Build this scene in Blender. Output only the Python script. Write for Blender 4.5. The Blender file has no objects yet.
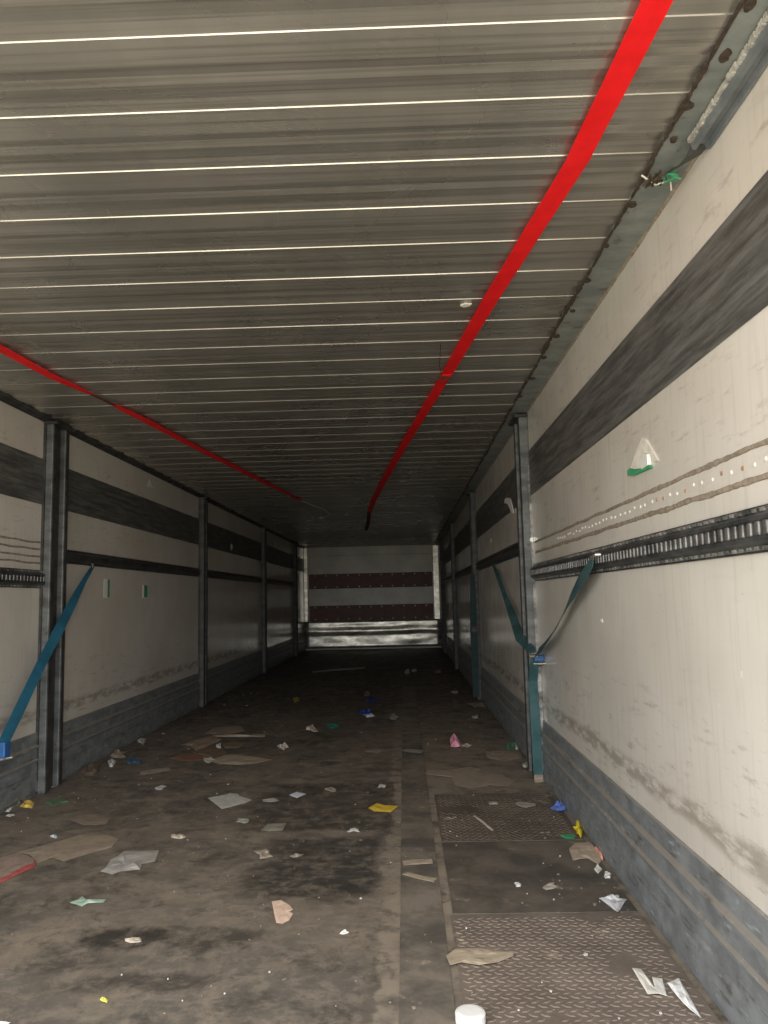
import bpy, bmesh, math, random
from mathutils import Vector, Matrix, noise

# ------------------------------------------------------------------ camera, light, exposure
S = bpy.context.scene
COL = S.collection
W, H, BACK, OPEN = 2.46, 1.846, 14.0, 0.30     # inside width, height, bulkhead, open rear end

cam_data = bpy.data.cameras.new('camera')
cam = bpy.data.objects.new('camera', cam_data)
COL.objects.link(cam)
cam_data.sensor_fit = 'VERTICAL'
cam_data.sensor_height = 36.0
cam_data.lens = 36.0 * 771.05 / 1024.0
cam_data.clip_start = 0.02
R_ = Vector((0.99941345, 0.02536561, -0.02300734))
U_ = Vector((0.02567712, -0.11051533, 0.99354268))
F_ = Vector((-0.02265916, 0.99355068, 0.11110182))
cam.matrix_world = Matrix(((R_.x, U_.x, -F_.x, 1.7954), (R_.y, U_.y, -F_.y, 0.0), (R_.z, U_.z, -F_.z, 0.8977), (0, 0, 0, 1)))
S.camera = cam

world = bpy.data.worlds.new('daylight'); S.world = world; world.use_nodes = True
nt = world.node_tree; nt.nodes.clear()
wo = nt.nodes.new('ShaderNodeOutputWorld'); bg = nt.nodes.new('ShaderNodeBackground')
tc = nt.nodes.new('ShaderNodeTexCoord'); sx = nt.nodes.new('ShaderNodeSeparateXYZ'); cr = nt.nodes.new('ShaderNodeValToRGB')
mr = nt.nodes.new('ShaderNodeMapRange'); mr.inputs[1].default_value = -1; mr.inputs[2].default_value = 1
nt.links.new(tc.outputs['Generated'], sx.inputs[0]); nt.links.new(sx.outputs['Z'], mr.inputs[0]); nt.links.new(mr.outputs[0], cr.inputs[0])
cr.color_ramp.elements[0].position = 0.46; cr.color_ramp.elements[0].color = (0.62, 0.565, 0.465, 1)   # yard of concrete below the horizon
cr.color_ramp.elements[1].position = 0.54; cr.color_ramp.elements[1].color = (0.97, 0.98, 1.0, 1)     # overcast sky
nt.links.new(cr.outputs[0], bg.inputs[0]); nt.links.new(bg.outputs[0], wo.inputs[0])
bg.inputs[1].default_value = 4.0

port = bpy.data.lights.new('rear_opening_portal', 'AREA'); port.shape = 'RECTANGLE'; port.size = W; port.size_y = H
port.cycles.is_portal = True
po = bpy.data.objects.new('rear_opening_portal', port); COL.objects.link(po)
po.location = (W / 2, OPEN, H / 2); po.rotation_euler = (math.radians(90), 0, 0)

vs = S.view_settings
S.display_settings.display_device = 'sRGB'
vs.view_transform = 'Standard'; vs.look = 'None'; vs.gamma = 1.0; vs.use_curve_mapping = False
vs.exposure = 0.72
S.cycles.max_bounces = 10; S.cycles.diffuse_bounces = 8; S.cycles.glossy_bounces = 5
S.cycles.use_denoising = True
S.cycles.caustics_reflective = True

# ------------------------------------------------------------------ helpers
class NT:
    """small wrapper for building a procedural material"""
    def __init__(s, name, rough=0.6, metal=0.0, spec=0.5):
        s.m = bpy.data.materials.new(name); s.m.use_nodes = True
        s.t = s.m.node_tree; s.b = s.t.nodes['Principled BSDF']
        s.b.inputs['Roughness'].default_value = rough; s.b.inputs['Metallic'].default_value = metal
        s.b.inputs['Specular IOR Level'].default_value = spec
        s.g = s.t.nodes.new('ShaderNodeNewGeometry')
        x = s.t.nodes.new('ShaderNodeTexCoord'); s.pos = x.outputs['Object']
        s.sep = s.n('ShaderNodeSeparateXYZ', s.pos)
        s.x, s.y, s.z = s.sep.outputs
    def n(s, kind, *ins, **props):
        k = s.t.nodes.new(kind)
        for a, v in props.items(): setattr(k, a, v)
        for i, v in enumerate(ins): s.put(k.inputs[i], v)
        return k
    def put(s, inp, v):
        if v is None: return
        if isinstance(v, bpy.types.NodeSocket): s.t.links.new(v, inp)
        elif isinstance(v, (tuple, list)) and len(v) == 3 and inp.type == 'RGBA': inp.default_value = (*v, 1)
        else: inp.default_value = v
    def math(s, op, a, b=0.0, clamp=False):
        return s.n('ShaderNodeMath', a, b, operation=op, use_clamp=clamp).outputs[0]
    def noise(s, scale=(1, 1, 1), freq=5.0, detail=5.0, rough=0.6, off=(0, 0, 0), dist=0.0):
        mp = s.n('ShaderNodeMapping', s.pos); mp.inputs['Scale'].default_value = scale; mp.inputs['Location'].default_value = off
        k = s.t.nodes.new('ShaderNodeTexNoise'); s.t.links.new(mp.outputs[0], k.inputs['Vector'])
        k.inputs['Scale'].default_value = freq; k.inputs['Detail'].default_value = detail
        k.inputs['Roughness'].default_value = rough; k.inputs['Distortion'].default_value = dist
        return k.outputs['Fac']
    def ramp(s, fac, lo, hi, a=0.0, b=1.0):
        k = s.n('ShaderNodeMapRange', fac, lo, hi, a, b, interpolation_type='SMOOTHSTEP'); return k.outputs[0]
    def band(s, v, c, w, soft):
        """1 inside |v-c|<w, fading over soft"""
        d = s.math('ABSOLUTE', s.math('SUBTRACT', v, c)); return s.ramp(d, w, w + soft, 1.0, 0.0)
    def mul(s, *a):
        o = a[0]
        for b in a[1:]: o = s.math('MULTIPLY', o, b)
        return o
    def mix(s, f, a, b):
        k = s.t.nodes.new('ShaderNodeMix'); k.data_type = 'RGBA'
        s.put(k.inputs[0], f); s.put(k.inputs[6], a); s.put(k.inputs[7], b); return k.outputs[2]
    def col(s, v): s.put(s.b.inputs['Base Color'], v); return s
    def rough(s, v): s.put(s.b.inputs['Roughness'], v); return s
    def bump(s, h, strength=0.3, dist=0.01):
        k = s.t.nodes.new('ShaderNodeBump'); k.inputs['Strength'].default_value = strength; k.inputs['Distance'].default_value = dist
        s.t.links.new(h, k.inputs['Height']); s.t.links.new(k.outputs[0], s.b.inputs['Normal']); return s

def plain(name, c, rough=0.6, metal=0.0, var=0.25, freq=30):
    k = NT(name, rough, metal)
    n = k.noise(freq=freq)
    k.col(k.mix(k.ramp(n, 0.3, 0.7), tuple(v * (1 - var) for v in c), tuple(min(1, v * (1 + var * .6)) for v in c)))
    return k.m

class MB:
    """collects shapes, builds one mesh object"""
    def __init__(s): s.bm = bmesh.new()
    def box(s, a, b, bev=0.0):
        vs_ = [s.bm.verts.new((x, y, z)) for x in (a[0], b[0]) for y in (a[1], b[1]) for z in (a[2], b[2])]
        f = []
        for q in ((0,1,3,2),(4,6,7,5),(0,4,5,1),(2,3,7,6),(0,2,6,4),(1,5,7,3)): f.append(s.bm.faces.new([vs_[i] for i in q]))
        if bev:
            ed = list({e for q in f for e in q.edges})
            bmesh.ops.bevel(s.bm, geom=ed, offset=bev, segments=2, affect='EDGES', profile=0.5)
        return s
    def extrude_y(s, prof, y0, y1, closed=True, steps=1, jit=0.0, rnd=None):
        """profile [(x,z)] swept along y"""
        rows = []
        for i in range(steps + 1):
            y = y0 + (y1 - y0) * i / steps
            dx = (rnd.uniform(-jit, jit) if rnd else 0)
            rows.append([s.bm.verts.new((x, y, z + dx)) for x, z in prof])
        n = len(prof)
        for a, b in zip(rows, rows[1:]):
            for i in range(n if closed else n - 1):
                j = (i + 1) % n
                s.bm.faces.new((a[i], a[j], b[j], b[i]))
        if closed:
            s.bm.faces.new(rows[0][::-1]); s.bm.faces.new(rows[-1])
        return s
    def prism(s, poly, z0, z1):
        a = [s.bm.verts.new((x, y, z0)) for x, y in poly]; b = [s.bm.verts.new((x, y, z1)) for x, y in poly]
        s.bm.faces.new(a[::-1]); s.bm.faces.new(b)
        for i in range(len(a)):
            j = (i + 1) % len(a); s.bm.faces.new((a[i], a[j], b[j], b[i]))
        return s
    def tube(s, pts, r, seg=8):
        pts = [Vector(p) for p in pts]; rings = []
        for i, p in enumerate(pts):
            d = (pts[min(i + 1, len(pts) - 1)] - pts[max(i - 1, 0)]).normalized()
            u = d.cross(Vector((0.3, 0.2, 1))).normalized(); v = d.cross(u)
            rings.append([s.bm.verts.new(p + (u * math.cos(t) + v * math.sin(t)) * r) for t in [2 * math.pi * k / seg for k in range(seg)]])
        for a, b in zip(rings, rings[1:]):
            for i in range(seg): s.bm.faces.new((a[i], a[(i + 1) % seg], b[(i + 1) % seg], b[i]))
        s.bm.faces.new(rings[0][::-1]); s.bm.faces.new(rings[-1]); return s
    def ribbon(s, rows, t=0.0015):
        """rows of (centre, half width vector); a closed band of thickness t"""
        rings = []
        for i, (c, w) in enumerate(rows):
            c = Vector(c); w = Vector(w)
            d = Vector(rows[min(i + 1, len(rows) - 1)][0]) - Vector(rows[max(i - 1, 0)][0])
            n = d.cross(w).normalized() * t
            rings.append([s.bm.verts.new(p) for p in (c - w - n, c + w - n, c + w + n, c - w + n)])
        for a, b in zip(rings, rings[1:]):
            for i in range(4): s.bm.faces.new((a[i], a[(i + 1) % 4], b[(i + 1) % 4], b[i]))
        s.bm.faces.new(rings[0][::-1]); s.bm.faces.new(rings[-1]); return s
    def lathe(s, prof, c, axis='z', seg=24):
        c = Vector(c); rings = []
        for r, h in prof:
            ring = []
            for k in range(seg):
                t = 2 * math.pi * k / seg; a, b = r * math.cos(t), r * math.sin(t)
                ring.append(s.bm.verts.new(c + Vector({'z': (a, b, h), 'y': (a, h, b), 'x': (h, a, b)}[axis])))
            rings.append(ring)
        for a, b in zip(rings, rings[1:]):
            for i in range(seg): s.bm.faces.new((a[i], a[(i + 1) % seg], b[(i + 1) % seg], b[i]))
        s.bm.faces.new(rings[0][::-1]); s.bm.faces.new(rings[-1]); return s
    def build(s, name, mat, parent=None, smooth=False):
        bmesh.ops.recalc_face_normals(s.bm, faces=s.bm.faces[:])
        me = bpy.data.meshes.new(name); s.bm.to_mesh(me); s.bm.free()
        if smooth:
            for p in me.polygons: p.use_smooth = True
        me.materials.append(mat)
        o = bpy.data.objects.new(name, me); COL.objects.link(o)
        if parent: o.parent = parent; o.matrix_parent_inverse = parent.matrix_world.inverted()
        return o

def tag(o, label=None, cat=None, group=None, kind=None):
    if label: o['label'] = label
    if cat: o['category'] = cat
    if group: o['group'] = group
    if kind: o['kind'] = kind
    return o
def thing(name, loc, label, cat, group=None):
    o = bpy.data.objects.new(name, None); COL.objects.link(o); o.location = loc; o.empty_display_size = 0.1
    o.matrix_world = Matrix.Translation(loc)
    return tag(o, label, cat, group)

# ------------------------------------------------------------------ materials
def mat_wall():
    k = NT('dirty_white_panel', 0.2, 0.0, 0.5)
    base = k.mix(k.ramp(k.noise(freq=1.6, detail=3), 0.3, 0.7), (0.64, 0.60, 0.53), (0.73, 0.695, 0.63))
    # scuffs drawn out along the length of the trailer
    sc = k.ramp(k.noise((1, 2.2, 12), 3.0, 9, 0.75), 0.53, 0.74)
    ztop = k.math('ADD', k.band(k.z, 0.46, 0.10, 0.10), k.mul(k.band(k.z, 1.32, 0.10, 0.12), 0.6), True)
    ztop = k.math('ADD', ztop, k.mul(k.band(k.z, 1.68, 0.05, 0.1), 0.6), True)
    ztop = k.math('ADD', ztop, 0.16, True)
    c = k.mix(k.mul(sc, ztop, 0.62), base, (0.14, 0.115, 0.085))
    # rubbed brown band above the kick plate
    rb = k.mul(k.band(k.math('ADD', k.z, k.mul(k.math('SUBTRACT', k.noise((1, 1, 1), 3.0), 0.5), 0.05)), 0.375, 0.012, 0.03), k.ramp(k.noise((1, 2.2, 8), 4.0, 5), 0.36, 0.58))
    c = k.mix(k.mul(rb, 0.6), c, (0.23, 0.195, 0.145))
    # faint vertical drips and small marks
    st = k.ramp(k.noise((1, 18, 1.3), 3.0, 3), 0.5, 0.75); c = k.mix(k.mul(st, 0.22), c, (0.40, 0.37, 0.32))
    sp = k.ramp(k.noise((1, 9, 7), 4.0, 4, 0.75), 0.70, 0.76); c = k.mix(k.mul(sp, 0.7), c, (0.12, 0.10, 0.08))
    wp = k.ramp(k.noise((1, 1, 1), 24.0, 2, 0.5, (4, 1, 2)), 0.76, 0.79); c = k.mix(wp, c, (0.82, 0.80, 0.76))
    k.col(c); k.rough(k.ramp(k.noise(freq=6), 0.3, 0.7, 0.13, 0.24))
    return k.m
def mat_stripe():
    k = NT('dark_impact_board', 0.5, 0.0, 0.4)
    a = k.mix(k.ramp(k.noise((1, 1.2, 16), 3.0, 7, 0.7), 0.35, 0.68), (0.060, 0.061, 0.057), (0.155, 0.156, 0.146))
    sp = k.ramp(k.noise((1, 5, 14), 6.0, 4, 0.7), 0.66, 0.74)
    k.col(k.mix(k.mul(sp, 0.7), a, (0.27, 0.26, 0.24))); k.bump(k.noise((1, 1, 30), 4.0), 0.15, 0.003)
    return k.m
def mat_ceiling():
    k = NT('mill_aluminium_plank', 0.33, 0.72)
    n = k.noise((2.5, 0.35, 1), 2.0, 4); sm = k.noise((1, 1, 1), 1.3, 4, 0.6, (3, 1, 0), 1.5)
    c = k.mix(k.ramp(n, 0.3, 0.7), (0.44, 0.422, 0.378), (0.54, 0.518, 0.465))
    c = k.mix(k.ramp(k.noise((0.3, 22, 1), 4.0, 3), 0.42, 0.72), c, (0.33, 0.31, 0.27))
    scr = k.ramp(k.noise((9, 2.5, 1), 2.2, 6, 0.7, (1, 7, 0), 2.0), 0.68, 0.72); c = k.mix(k.mul(scr, 0.14), c, (0.62, 0.60, 0.55))
    k.col(c); k.rough(k.ramp(sm, 0.35, 0.65, 0.24, 0.36)); k.bump(k.noise((0.6, 60, 1), 3.0, 3), 0.05, 0.002)
    return k.m
def mat_steel(name, c1, c2, rust=0.0, rough=0.45, metal=0.4, dust=False):
    k = NT(name, rough, metal)
    c = k.mix(k.ramp(k.noise((1, 1.5, 2.5), 7.0, 6, 0.65), 0.33, 0.68), c1, c2)
    if rust:
        c = k.mix(k.mul(k.ramp(k.noise(freq=16, detail=6, off=(2, 3, 1)), 0.60, 0.68), rust), c, (0.085, 0.055, 0.035))
    if dust:
        up = k.n('ShaderNodeSeparateXYZ', k.g.outputs['Normal']).outputs[2]
        c = k.mix(k.mul(k.ramp(up, 0.25, 0.6), k.ramp(k.noise((1, 2, 1), 4.0), 0.25, 0.5, 0.35, 0.8)), c, (0.30, 0.265, 0.220))
        bl = k.ramp(k.noise((1, 1.6, 9), 6.0, 6, 0.7, (5, 2, 3)), 0.58, 0.70); c = k.mix(k.mul(bl, 0.7), c, (0.44, 0.49, 0.52))
        dk = k.ramp(k.noise((1, 2.2, 14), 3.0, 5, 0.65, (1, 9, 3)), 0.57, 0.70); c = k.mix(k.mul(dk, 0.7), c, (0.075, 0.064, 0.048))
    k.col(c); k.bump(k.noise(freq=40), 0.12, 0.002)
    return k.m
STAINS = ((1.04, 2.18, .16, .07, .9), (1.27, 2.16, .12, .08, .7), (1.13, 1.93, .20, .05, .55), (0.92, 2.05, .10, .06, .5), (1.50, 2.6, .2, .2, .35), (0.30, 1.95, .2, .1, .4))
def mat_floor():
    k = NT('worn_plywood_floor', 0.62, 0.0, 0.35)
    big = k.noise((1, 0.8, 1), 1.5, 5, 0.6, (0.4, 1.2, 0), 0.6)
    c = k.mix(k.ramp(big, 0.36, 0.62), (0.125, 0.112, 0.095), (0.215, 0.180, 0.142))
    mid = k.noise((1, 0.7, 1), 5.0, 7, 0.7, (3, 2, 0), 0.8)
    c = k.mix(k.mul(k.ramp(mid, 0.50, 0.66), 0.6), c, (0.27, 0.225, 0.17))
    blk = k.noise((1, 1.1, 1), 2.4, 8, 0.66, (7.3, 0.4, 0), 0.2)
    c = k.mix(k.mul(k.ramp(blk, 0.54, 0.68), 0.8), c, (0.045, 0.041, 0.036))
    # dust ridge where the big board meets the centre strip, and two dusty cross seams
    edge = k.math('ADD', k.x, k.mul(k.math('SUBTRACT', k.noise(freq=9, detail=5), 0.5), 0.12))
    ed = k.mul(k.ramp(edge, 1.700, 1.715), k.ramp(k.noise((1, 1, 1), 7.0, 5, 0.6, (1, 5, 0)), 0.35, 0.55))
    c = k.mix(k.mul(ed, 0.85), c, (0.32, 0.27, 0.21))
    sy = k.math('ADD', k.y, k.mul(k.math('SUBTRACT', k.noise(freq=4), 0.5), 0.06))
    for yy, w in ((3.98, 0.012), (3.08, 0.05), (6.9, 0.03)):
        c = k.mix(k.mul(k.band(sy, yy, w, 0.03), k.ramp(k.noise(freq=5, off=(9, yy, 0)), 0.40, 0.55), 0.55), c, (0.25, 0.21, 0.165))
    # damp black patch running up to the strip
    dp = k.mul(k.ramp(edge, 1.2, 1.35), k.ramp(edge, 1.70, 1.66), k.band(sy, 2.75, 0.26, 0.06)); c = k.mix(k.mul(dp, 0.85), c, (0.045, 0.042, 0.037))
    d2 = k.mul(k.ramp(edge, 1.05, 1.2), k.ramp(edge, 1.74, 1.72), k.band(sy, 3.52, 0.36, 0.05)); c = k.mix(k.mul(d2, 0.75), c, (0.05, 0.045, 0.038))
    # farther in, the loss of daylight is painted into the board colour
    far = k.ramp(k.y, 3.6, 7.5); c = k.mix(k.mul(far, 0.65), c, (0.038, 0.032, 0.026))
    for sx_, sy_, rx, ry, am in STAINS:
        q = k.n('ShaderNodeVectorMath', k.n('ShaderNodeCombineXYZ', k.math('DIVIDE', k.math('SUBTRACT', k.x, sx_), rx), k.math('DIVIDE', k.math('SUBTRACT', k.y, sy_), ry), 0.0).outputs[0], operation='LENGTH').outputs['Value']
        q = k.math('ADD', q, k.mul(k.math('SUBTRACT', k.noise(freq=7, detail=8, rough=.7, off=(sx_, sy_, 1)), 0.5), 2.4))
        c = k.mix(k.mul(k.ramp(q, 0.6, 1.2, 1.0, 0.0), am), c, (0.035, 0.032, 0.028))
    ft = k.ramp(k.noise((1, 1, 1), 13.0, 9, 0.75, (6, 2, 0), 0.3), 0.44, 0.62); c = k.mix(k.mul(ft, 0.45), c, (0.33, 0.275, 0.215))
    fd = k.ramp(k.noise((1, 1, 1), 8.0, 9, 0.75, (2, 12, 0), 0.3), 0.50, 0.64); c = k.mix(k.mul(fd, 0.6), c, (0.055, 0.048, 0.040))
    gr = k.ramp(k.noise(freq=75, detail=3, rough=0.7), 0.64, 0.72); c = k.mix(k.mul(gr, 0.5), c, (0.34, 0.30, 0.24))
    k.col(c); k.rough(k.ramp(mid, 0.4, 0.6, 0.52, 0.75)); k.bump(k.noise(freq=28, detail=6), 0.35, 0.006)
    return k.m
def mat_plate(name, a, b, dusty):
    k = NT(name, 0.6, 0.0, 0.4)
    c = k.mix(k.ramp(k.noise((1, 1, 1), 4.0, 7, 0.7), 0.36, 0.66), a, b)
    e = k.ramp(k.noise(freq=9, detail=6, rough=0.7, off=(3, 8, 1)), 0.60, 0.68); c = k.mix(k.mul(e, dusty), c, (0.37, 0.31, 0.24))
    k.col(c); k.bump(k.noise(freq=45, detail=5), 0.3, 0.004)
    return k.m

M_wall = mat_wall(); M_stripe = mat_stripe(); M_ceil = mat_ceiling(); M_floor = mat_floor()
M_kick = mat_steel('blue_grey_kick_plate', (0.165, 0.178, 0.184), (0.270, 0.290, 0.296), 0.35, 0.5, 0.15, True)
M_mould = mat_steel('painted_steel_moulding', (0.19, 0.215, 0.205), (0.30, 0.33, 0.31), 0.55, 0.5, 0.2)
M_chan = mat_steel('blue_grey_channel', (0.15, 0.175, 0.19), (0.25, 0.275, 0.285), 0.3, 0.45, 0.3)
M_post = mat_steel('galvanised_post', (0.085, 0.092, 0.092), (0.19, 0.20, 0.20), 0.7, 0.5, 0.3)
M_postdark = mat_steel('dark_post', (0.045, 0.045, 0.042), (0.10, 0.10, 0.095), 0.7, 0.55, 0.2)  # darker version of the post steel, for the posts farther in
M_tealdark = plain('dark_teal_webbing', (0.018, 0.045, 0.048), 0.8, 0, 0.3)
M_dark = mat_steel('dark_steel', (0.030, 0.030, 0.028), (0.075, 0.076, 0.072), 0.5, 0.6, 0.2)  # dark fittings, also the painted shade on the inner post faces
M_rail = mat_steel('dark_zinc_rail', (0.045, 0.047, 0.047), (0.12, 0.125, 0.125), 0.4, 0.42, 0.5)
M_flake = mat_steel('flaking_paint', (0.10, 0.10, 0.105), (0.52, 0.53, 0.50), 0.6, 0.6, 0.1)
M_seal = plain('old_sealant', (0.48, 0.47, 0.42), 0.8, 0, 0.4, 60)
M_railhi = mat_steel('worn_rail_edge', (0.07, 0.07, 0.066), (0.36, 0.35, 0.32), 0.4, 0.4, 0.3)
M_alu = mat_steel('scuffed_aluminium', (0.34, 0.33, 0.29), (0.70, 0.68, 0.60), 0.5, 0.32, 0.75)
M_grime = plain('grime_and_rust', (0.060, 0.042, 0.028), 0.9, 0, 0.5, 90)
M_bead = plain('old_adhesive', (0.30, 0.25, 0.19), 0.85, 0, 0.35, 60)
M_red = NT('red_strap_fabric', 0.55); M_red.col(M_red.mix(M_red.ramp(M_red.noise((1, 1, 1), 14.0), 0.3, 0.7), (0.80, 0.002, 0.004), (0.95, 0.006, 0.010))); M_red = M_red.m
M_redold = plain('grimy_red_strap', (0.14, 0.03, 0.025), 0.8, 0, 0.5, 40)
M_teal = NT('teal_webbing', 0.75)
M_teal.col(M_teal.mix(M_teal.ramp(M_teal.noise((1, 1, 1), 9.0, 5), 0.35, 0.65), (0.020, 0.072, 0.080), (0.050, 0.125, 0.130))); M_teal = M_teal.m
M_blue_web = NT('blue_webbing', 0.7)
M_blue_web.col(M_blue_web.mix(M_blue_web.ramp(M_blue_web.noise((1, 1, 1), 9.0, 5), 0.35, 0.65), (0.010, 0.085, 0.145), (0.016, 0.125, 0.200))); M_blue_web = M_blue_web.m
M_bluepl = plain('blue_plastic', (0.03, 0.13, 0.36), 0.4, 0, 0.2)
M_zinc = plain('zinc_fitting', (0.55, 0.54, 0.50), 0.35, 0.7, 0.3)
M_white = plain('white_plastic', (0.86, 0.86, 0.83), 0.35, 0, 0.06)
M_paper = plain('white_paper_remains', (0.78, 0.75, 0.66), 0.8, 0, 0.15)
M_green = plain('green_print', (0.06, 0.34, 0.17), 0.6, 0, 0.2)
M_brown = mat_steel('red_brown_board', (0.065, 0.014, 0.008), (0.13, 0.028, 0.016), 0.4, 0.5, 0.0)
M_panel = plain('bulkhead_panel', (0.52, 0.50, 0.42), 0.35, 0.0, 0.2, 3)

# ------------------------------------------------------------------ the trailer box
T = 0.05
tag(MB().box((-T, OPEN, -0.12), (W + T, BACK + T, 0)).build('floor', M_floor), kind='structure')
wl = tag(MB().box((-T, OPEN, 0), (0, BACK, H + 0.09)).build('wall_left', M_wall), kind='structure')
wr = tag(MB().box((W, OPEN, 0), (W + T, BACK, H + 0.09)).build('wall_right', M_wall), kind='structure')
wb = tag(MB().box((-T, BACK, 0), (W + T, BACK + T, H + 0.09)).build('wall_back', M_panel), kind='structure')

# ribbed aluminium planks overhead, one lip every 20 cm
prof = []
y = 1.193 - 0.2 * 7
while y < BACK:
    for u, dz in ((0.0, 0.0006), (0.0013, -0.0016), (0.004, -0.0016), (0.066, -0.0042), (0.070, -0.0042), (0.098, 0.0006), (0.122, -0.0016), (0.160, 0.0034), (0.168, 0.0034), (0.1995, 0.0008)):
        yy = y + u
        if OPEN < yy < BACK: prof.append((yy, H + 0.002 + dz))
    y += 0.2
c = MB()
lo = [[c.bm.verts.new((x, a, b)) for a, b in prof] for x in (0.0, W)]
hi = [[c.bm.verts.new((x, a, H + 0.09)) for a in (prof[0][0], prof[-1][0])] for x in (0.0, W)]
for i in range(len(prof) - 1): c.bm.faces.new((lo[0][i], lo[1][i], lo[1][i + 1], lo[0][i + 1]))
c.bm.faces.new((hi[0][0], hi[0][1], hi[1][1], hi[1][0]))
for k_ in (0, 1): c.bm.faces.new(lo[k_] + [hi[k_][1], hi[k_][0]])
c.bm.faces.new((lo[0][0], hi[0][0], hi[1][0], lo[1][0])); c.bm.faces.new((lo[0][-1], lo[1][-1], hi[1][1], hi[0][1]))
tag(c.build('ceiling', M_ceil), kind='structure')

# dark impact boards on both side walls
for side, x0, x1, par in (('l', 0, 0.005, wl), ('r', W - 0.005, W, wr)):
    for y0, y1 in ((OPEN, 3.95), (3.955, BACK - 0.02)):
        o = MB().box((x0, y0, 1.402), (x1, y1, 1.632), 0.0015).build('impact_board', M_stripe, par)
        o['label'] = 'dark grey scuffed board'

# kick plates: ribbed section with dusty ledges
def kick(name, s, x0):
    pr = [(0, 0), (0.006, 0), (0.007, 0.012), (0.013, 0.016), (0.013, 0.050), (0.011, 0.074), (0.008, 0.098), (0.012, 0.102), (0.012, 0.130), (0.009, 0.150), (0.015, 0.154), (0.016, 0.163), (0.008, 0.170), (0.008, 0.212), (0.016, 0.217), (0.017, 0.226), (0.006, 0.236), (0.006, 0.288), (0.003, 0.292), (0, 0.292)]
    o = MB().extrude_y([(x0 + s * a, b) for a, b in pr], OPEN, BACK).build(name, M_kick)
    return tag(o, kind='structure')
kl = kick('baseboard_left', 1, 0.0); kr = kick('baseboard_right', -1, W)

# edge mouldings where walls meet the ceiling
rnd = random.Random(3)
t1 = tag(MB().extrude_y([(W, H + 0.01), (W, H - 0.008), (W - 0.090, H - 0.007), (W - 0.093, H - 0.004), (W - 0.093, H + 0.01)], OPEN, BACK).build('trim_1', M_mould), kind='structure')
MB().extrude_y([(W, H - 0.007), (W, H - 0.013), (W - 0.005, H - 0.011), (W - 0.007, H - 0.007)], OPEN, BACK, steps=300, jit=0.0016, rnd=rnd).build('sealant_line', M_bead, t1)['label'] = 'uneven tan sealant line'
g = MB()
yy = 0.9
while yy < 13.5:
    L = rnd.uniform(0.03, 0.16); w = rnd.uniform(0.002, 0.006)
    x = W - 0.094 + rnd.uniform(-0.002, 0.002)
    n = 7; up_, dn_ = [], []
    for i in range(n + 1):
        q = yy + L * i / n; ww = w * rnd.uniform(0.5, 1.6) * (0.3 if i in (0, n) else 1)
        up_.append((x + ww, q)); dn_.append((x - ww, q))
    g.prism(up_ + dn_[::-1], H - 0.010, H - 0.003)
    yy += L + rnd.uniform(-0.01, 0.012)
g.build('grime_seam', M_grime, t1)['label'] = 'dark rusty seam'
for yy in (1.16, 1.28, 1.42, 1.53, 1.70, 1.80, 2.02, 2.25, 2.5, 2.75, 3.0, 3.3, 3.6):
    b = MB(); r = rnd.uniform(0.006, 0.011); x = W - 0.080 + rnd.uniform(-0.008, 0.008)
    b.prism([(x + r * rnd.uniform(.7, 1.25) * math.cos(t), yy + r * 1.5 * rnd.uniform(.7, 1.25) * math.sin(t)) for t in [k_ * math.pi / 5 for k_ in range(10)]], H - 0.012, H - 0.006)
    o = b.build('rusty_rivet', M_grime, t1)
t2 = tag(MB().extrude_y([(0, H + 0.01), (0, H - 0.024), (0.005, H - 0.025), (0.008, H - 0.016), (0.018, H - 0.014), (0.022, H - 0.008), (0.038, H - 0.006), (0.040, H + 0.01)], OPEN, BACK).build('trim_2', M_dark), kind='structure')
# loose channel under the near part of the right moulding, its end bent
t3 = thing('cover_channel', (W - 0.03, 1.0, H - 0.02), 'blue-grey metal channel under the right ceiling edge nearest the opening, with a bent end', 'metal channel')
MB().extrude_y([(W - 0.001, H - 0.014), (W - 0.001, H - 0.034), (W - 0.008, H - 0.036), (W - 0.014, H - 0.024), (W - 0.026, H - 0.022), (W - 0.032, H - 0.036), (W - 0.040, H - 0.034), (W - 0.044, H - 0.012)], OPEN, 1.53, steps=30, jit=0.0008, rnd=rnd).build('channel_body', M_chan, t3)
e = MB()
for i in range(46):
    q = 0.85 + i * 0.0148
    e.box((W - 0.047 - rnd.uniform(0, .003), q, H - 0.020 - rnd.uniform(0, .004)), (W - 0.042, q + rnd.uniform(.009, .0155), H - 0.0105))
e.build('torn_sealant', M_seal, t3)['label'] = 'ragged pale sealant along its edge'
MB().ribbon([((W - 0.022, 1.53, H - 0.024), (0.018, 0, 0)), ((W - 0.026, 1.56, H - 0.030), (0.016, 0, 0.004)), ((W - 0.036, 1.60, H - 0.026), (0.010, 0, 0.006)), ((W - 0.05, 1.64, H - 0.018), (0.004, 0, 0.003))]).build('bent_end', M_dark, t3)

# snagged wire and green string
wt = thing('wire_tangle', (2.39, 1.66, H - 0.02), 'dark wire tangle with green string hanging at the right ceiling edge', 'wire')
for nm, m, n_, r, sd in (('wire_loop', M_grime, 5, 0.0022, 1), ('green_string', M_green, 3, 0.0022, 9)):
    rr = random.Random(sd); b = MB()
    for k_ in range(n_):
        cx, cy = (2.375, 1.655) if nm == 'wire_loop' else (2.405, 1.655)
        pts = [(cx + rr.uniform(-.018, .02) + 0.004 * i, cy + rr.uniform(-.020, .02), H - 0.016 - rr.uniform(0.0, .022)) for i in range(6)]
        b.tube(pts, r, 6)
    b.build(nm, m, wt)
MB().tube([(2.355, 1.655, H - 0.016), (2.39, 1.672, H - 0.030), (2.42, 1.66, H - 0.028), (2.432, 1.69, H - 0.035)], 0.0022, 6).build('pale_string', M_paper, wt)

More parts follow.
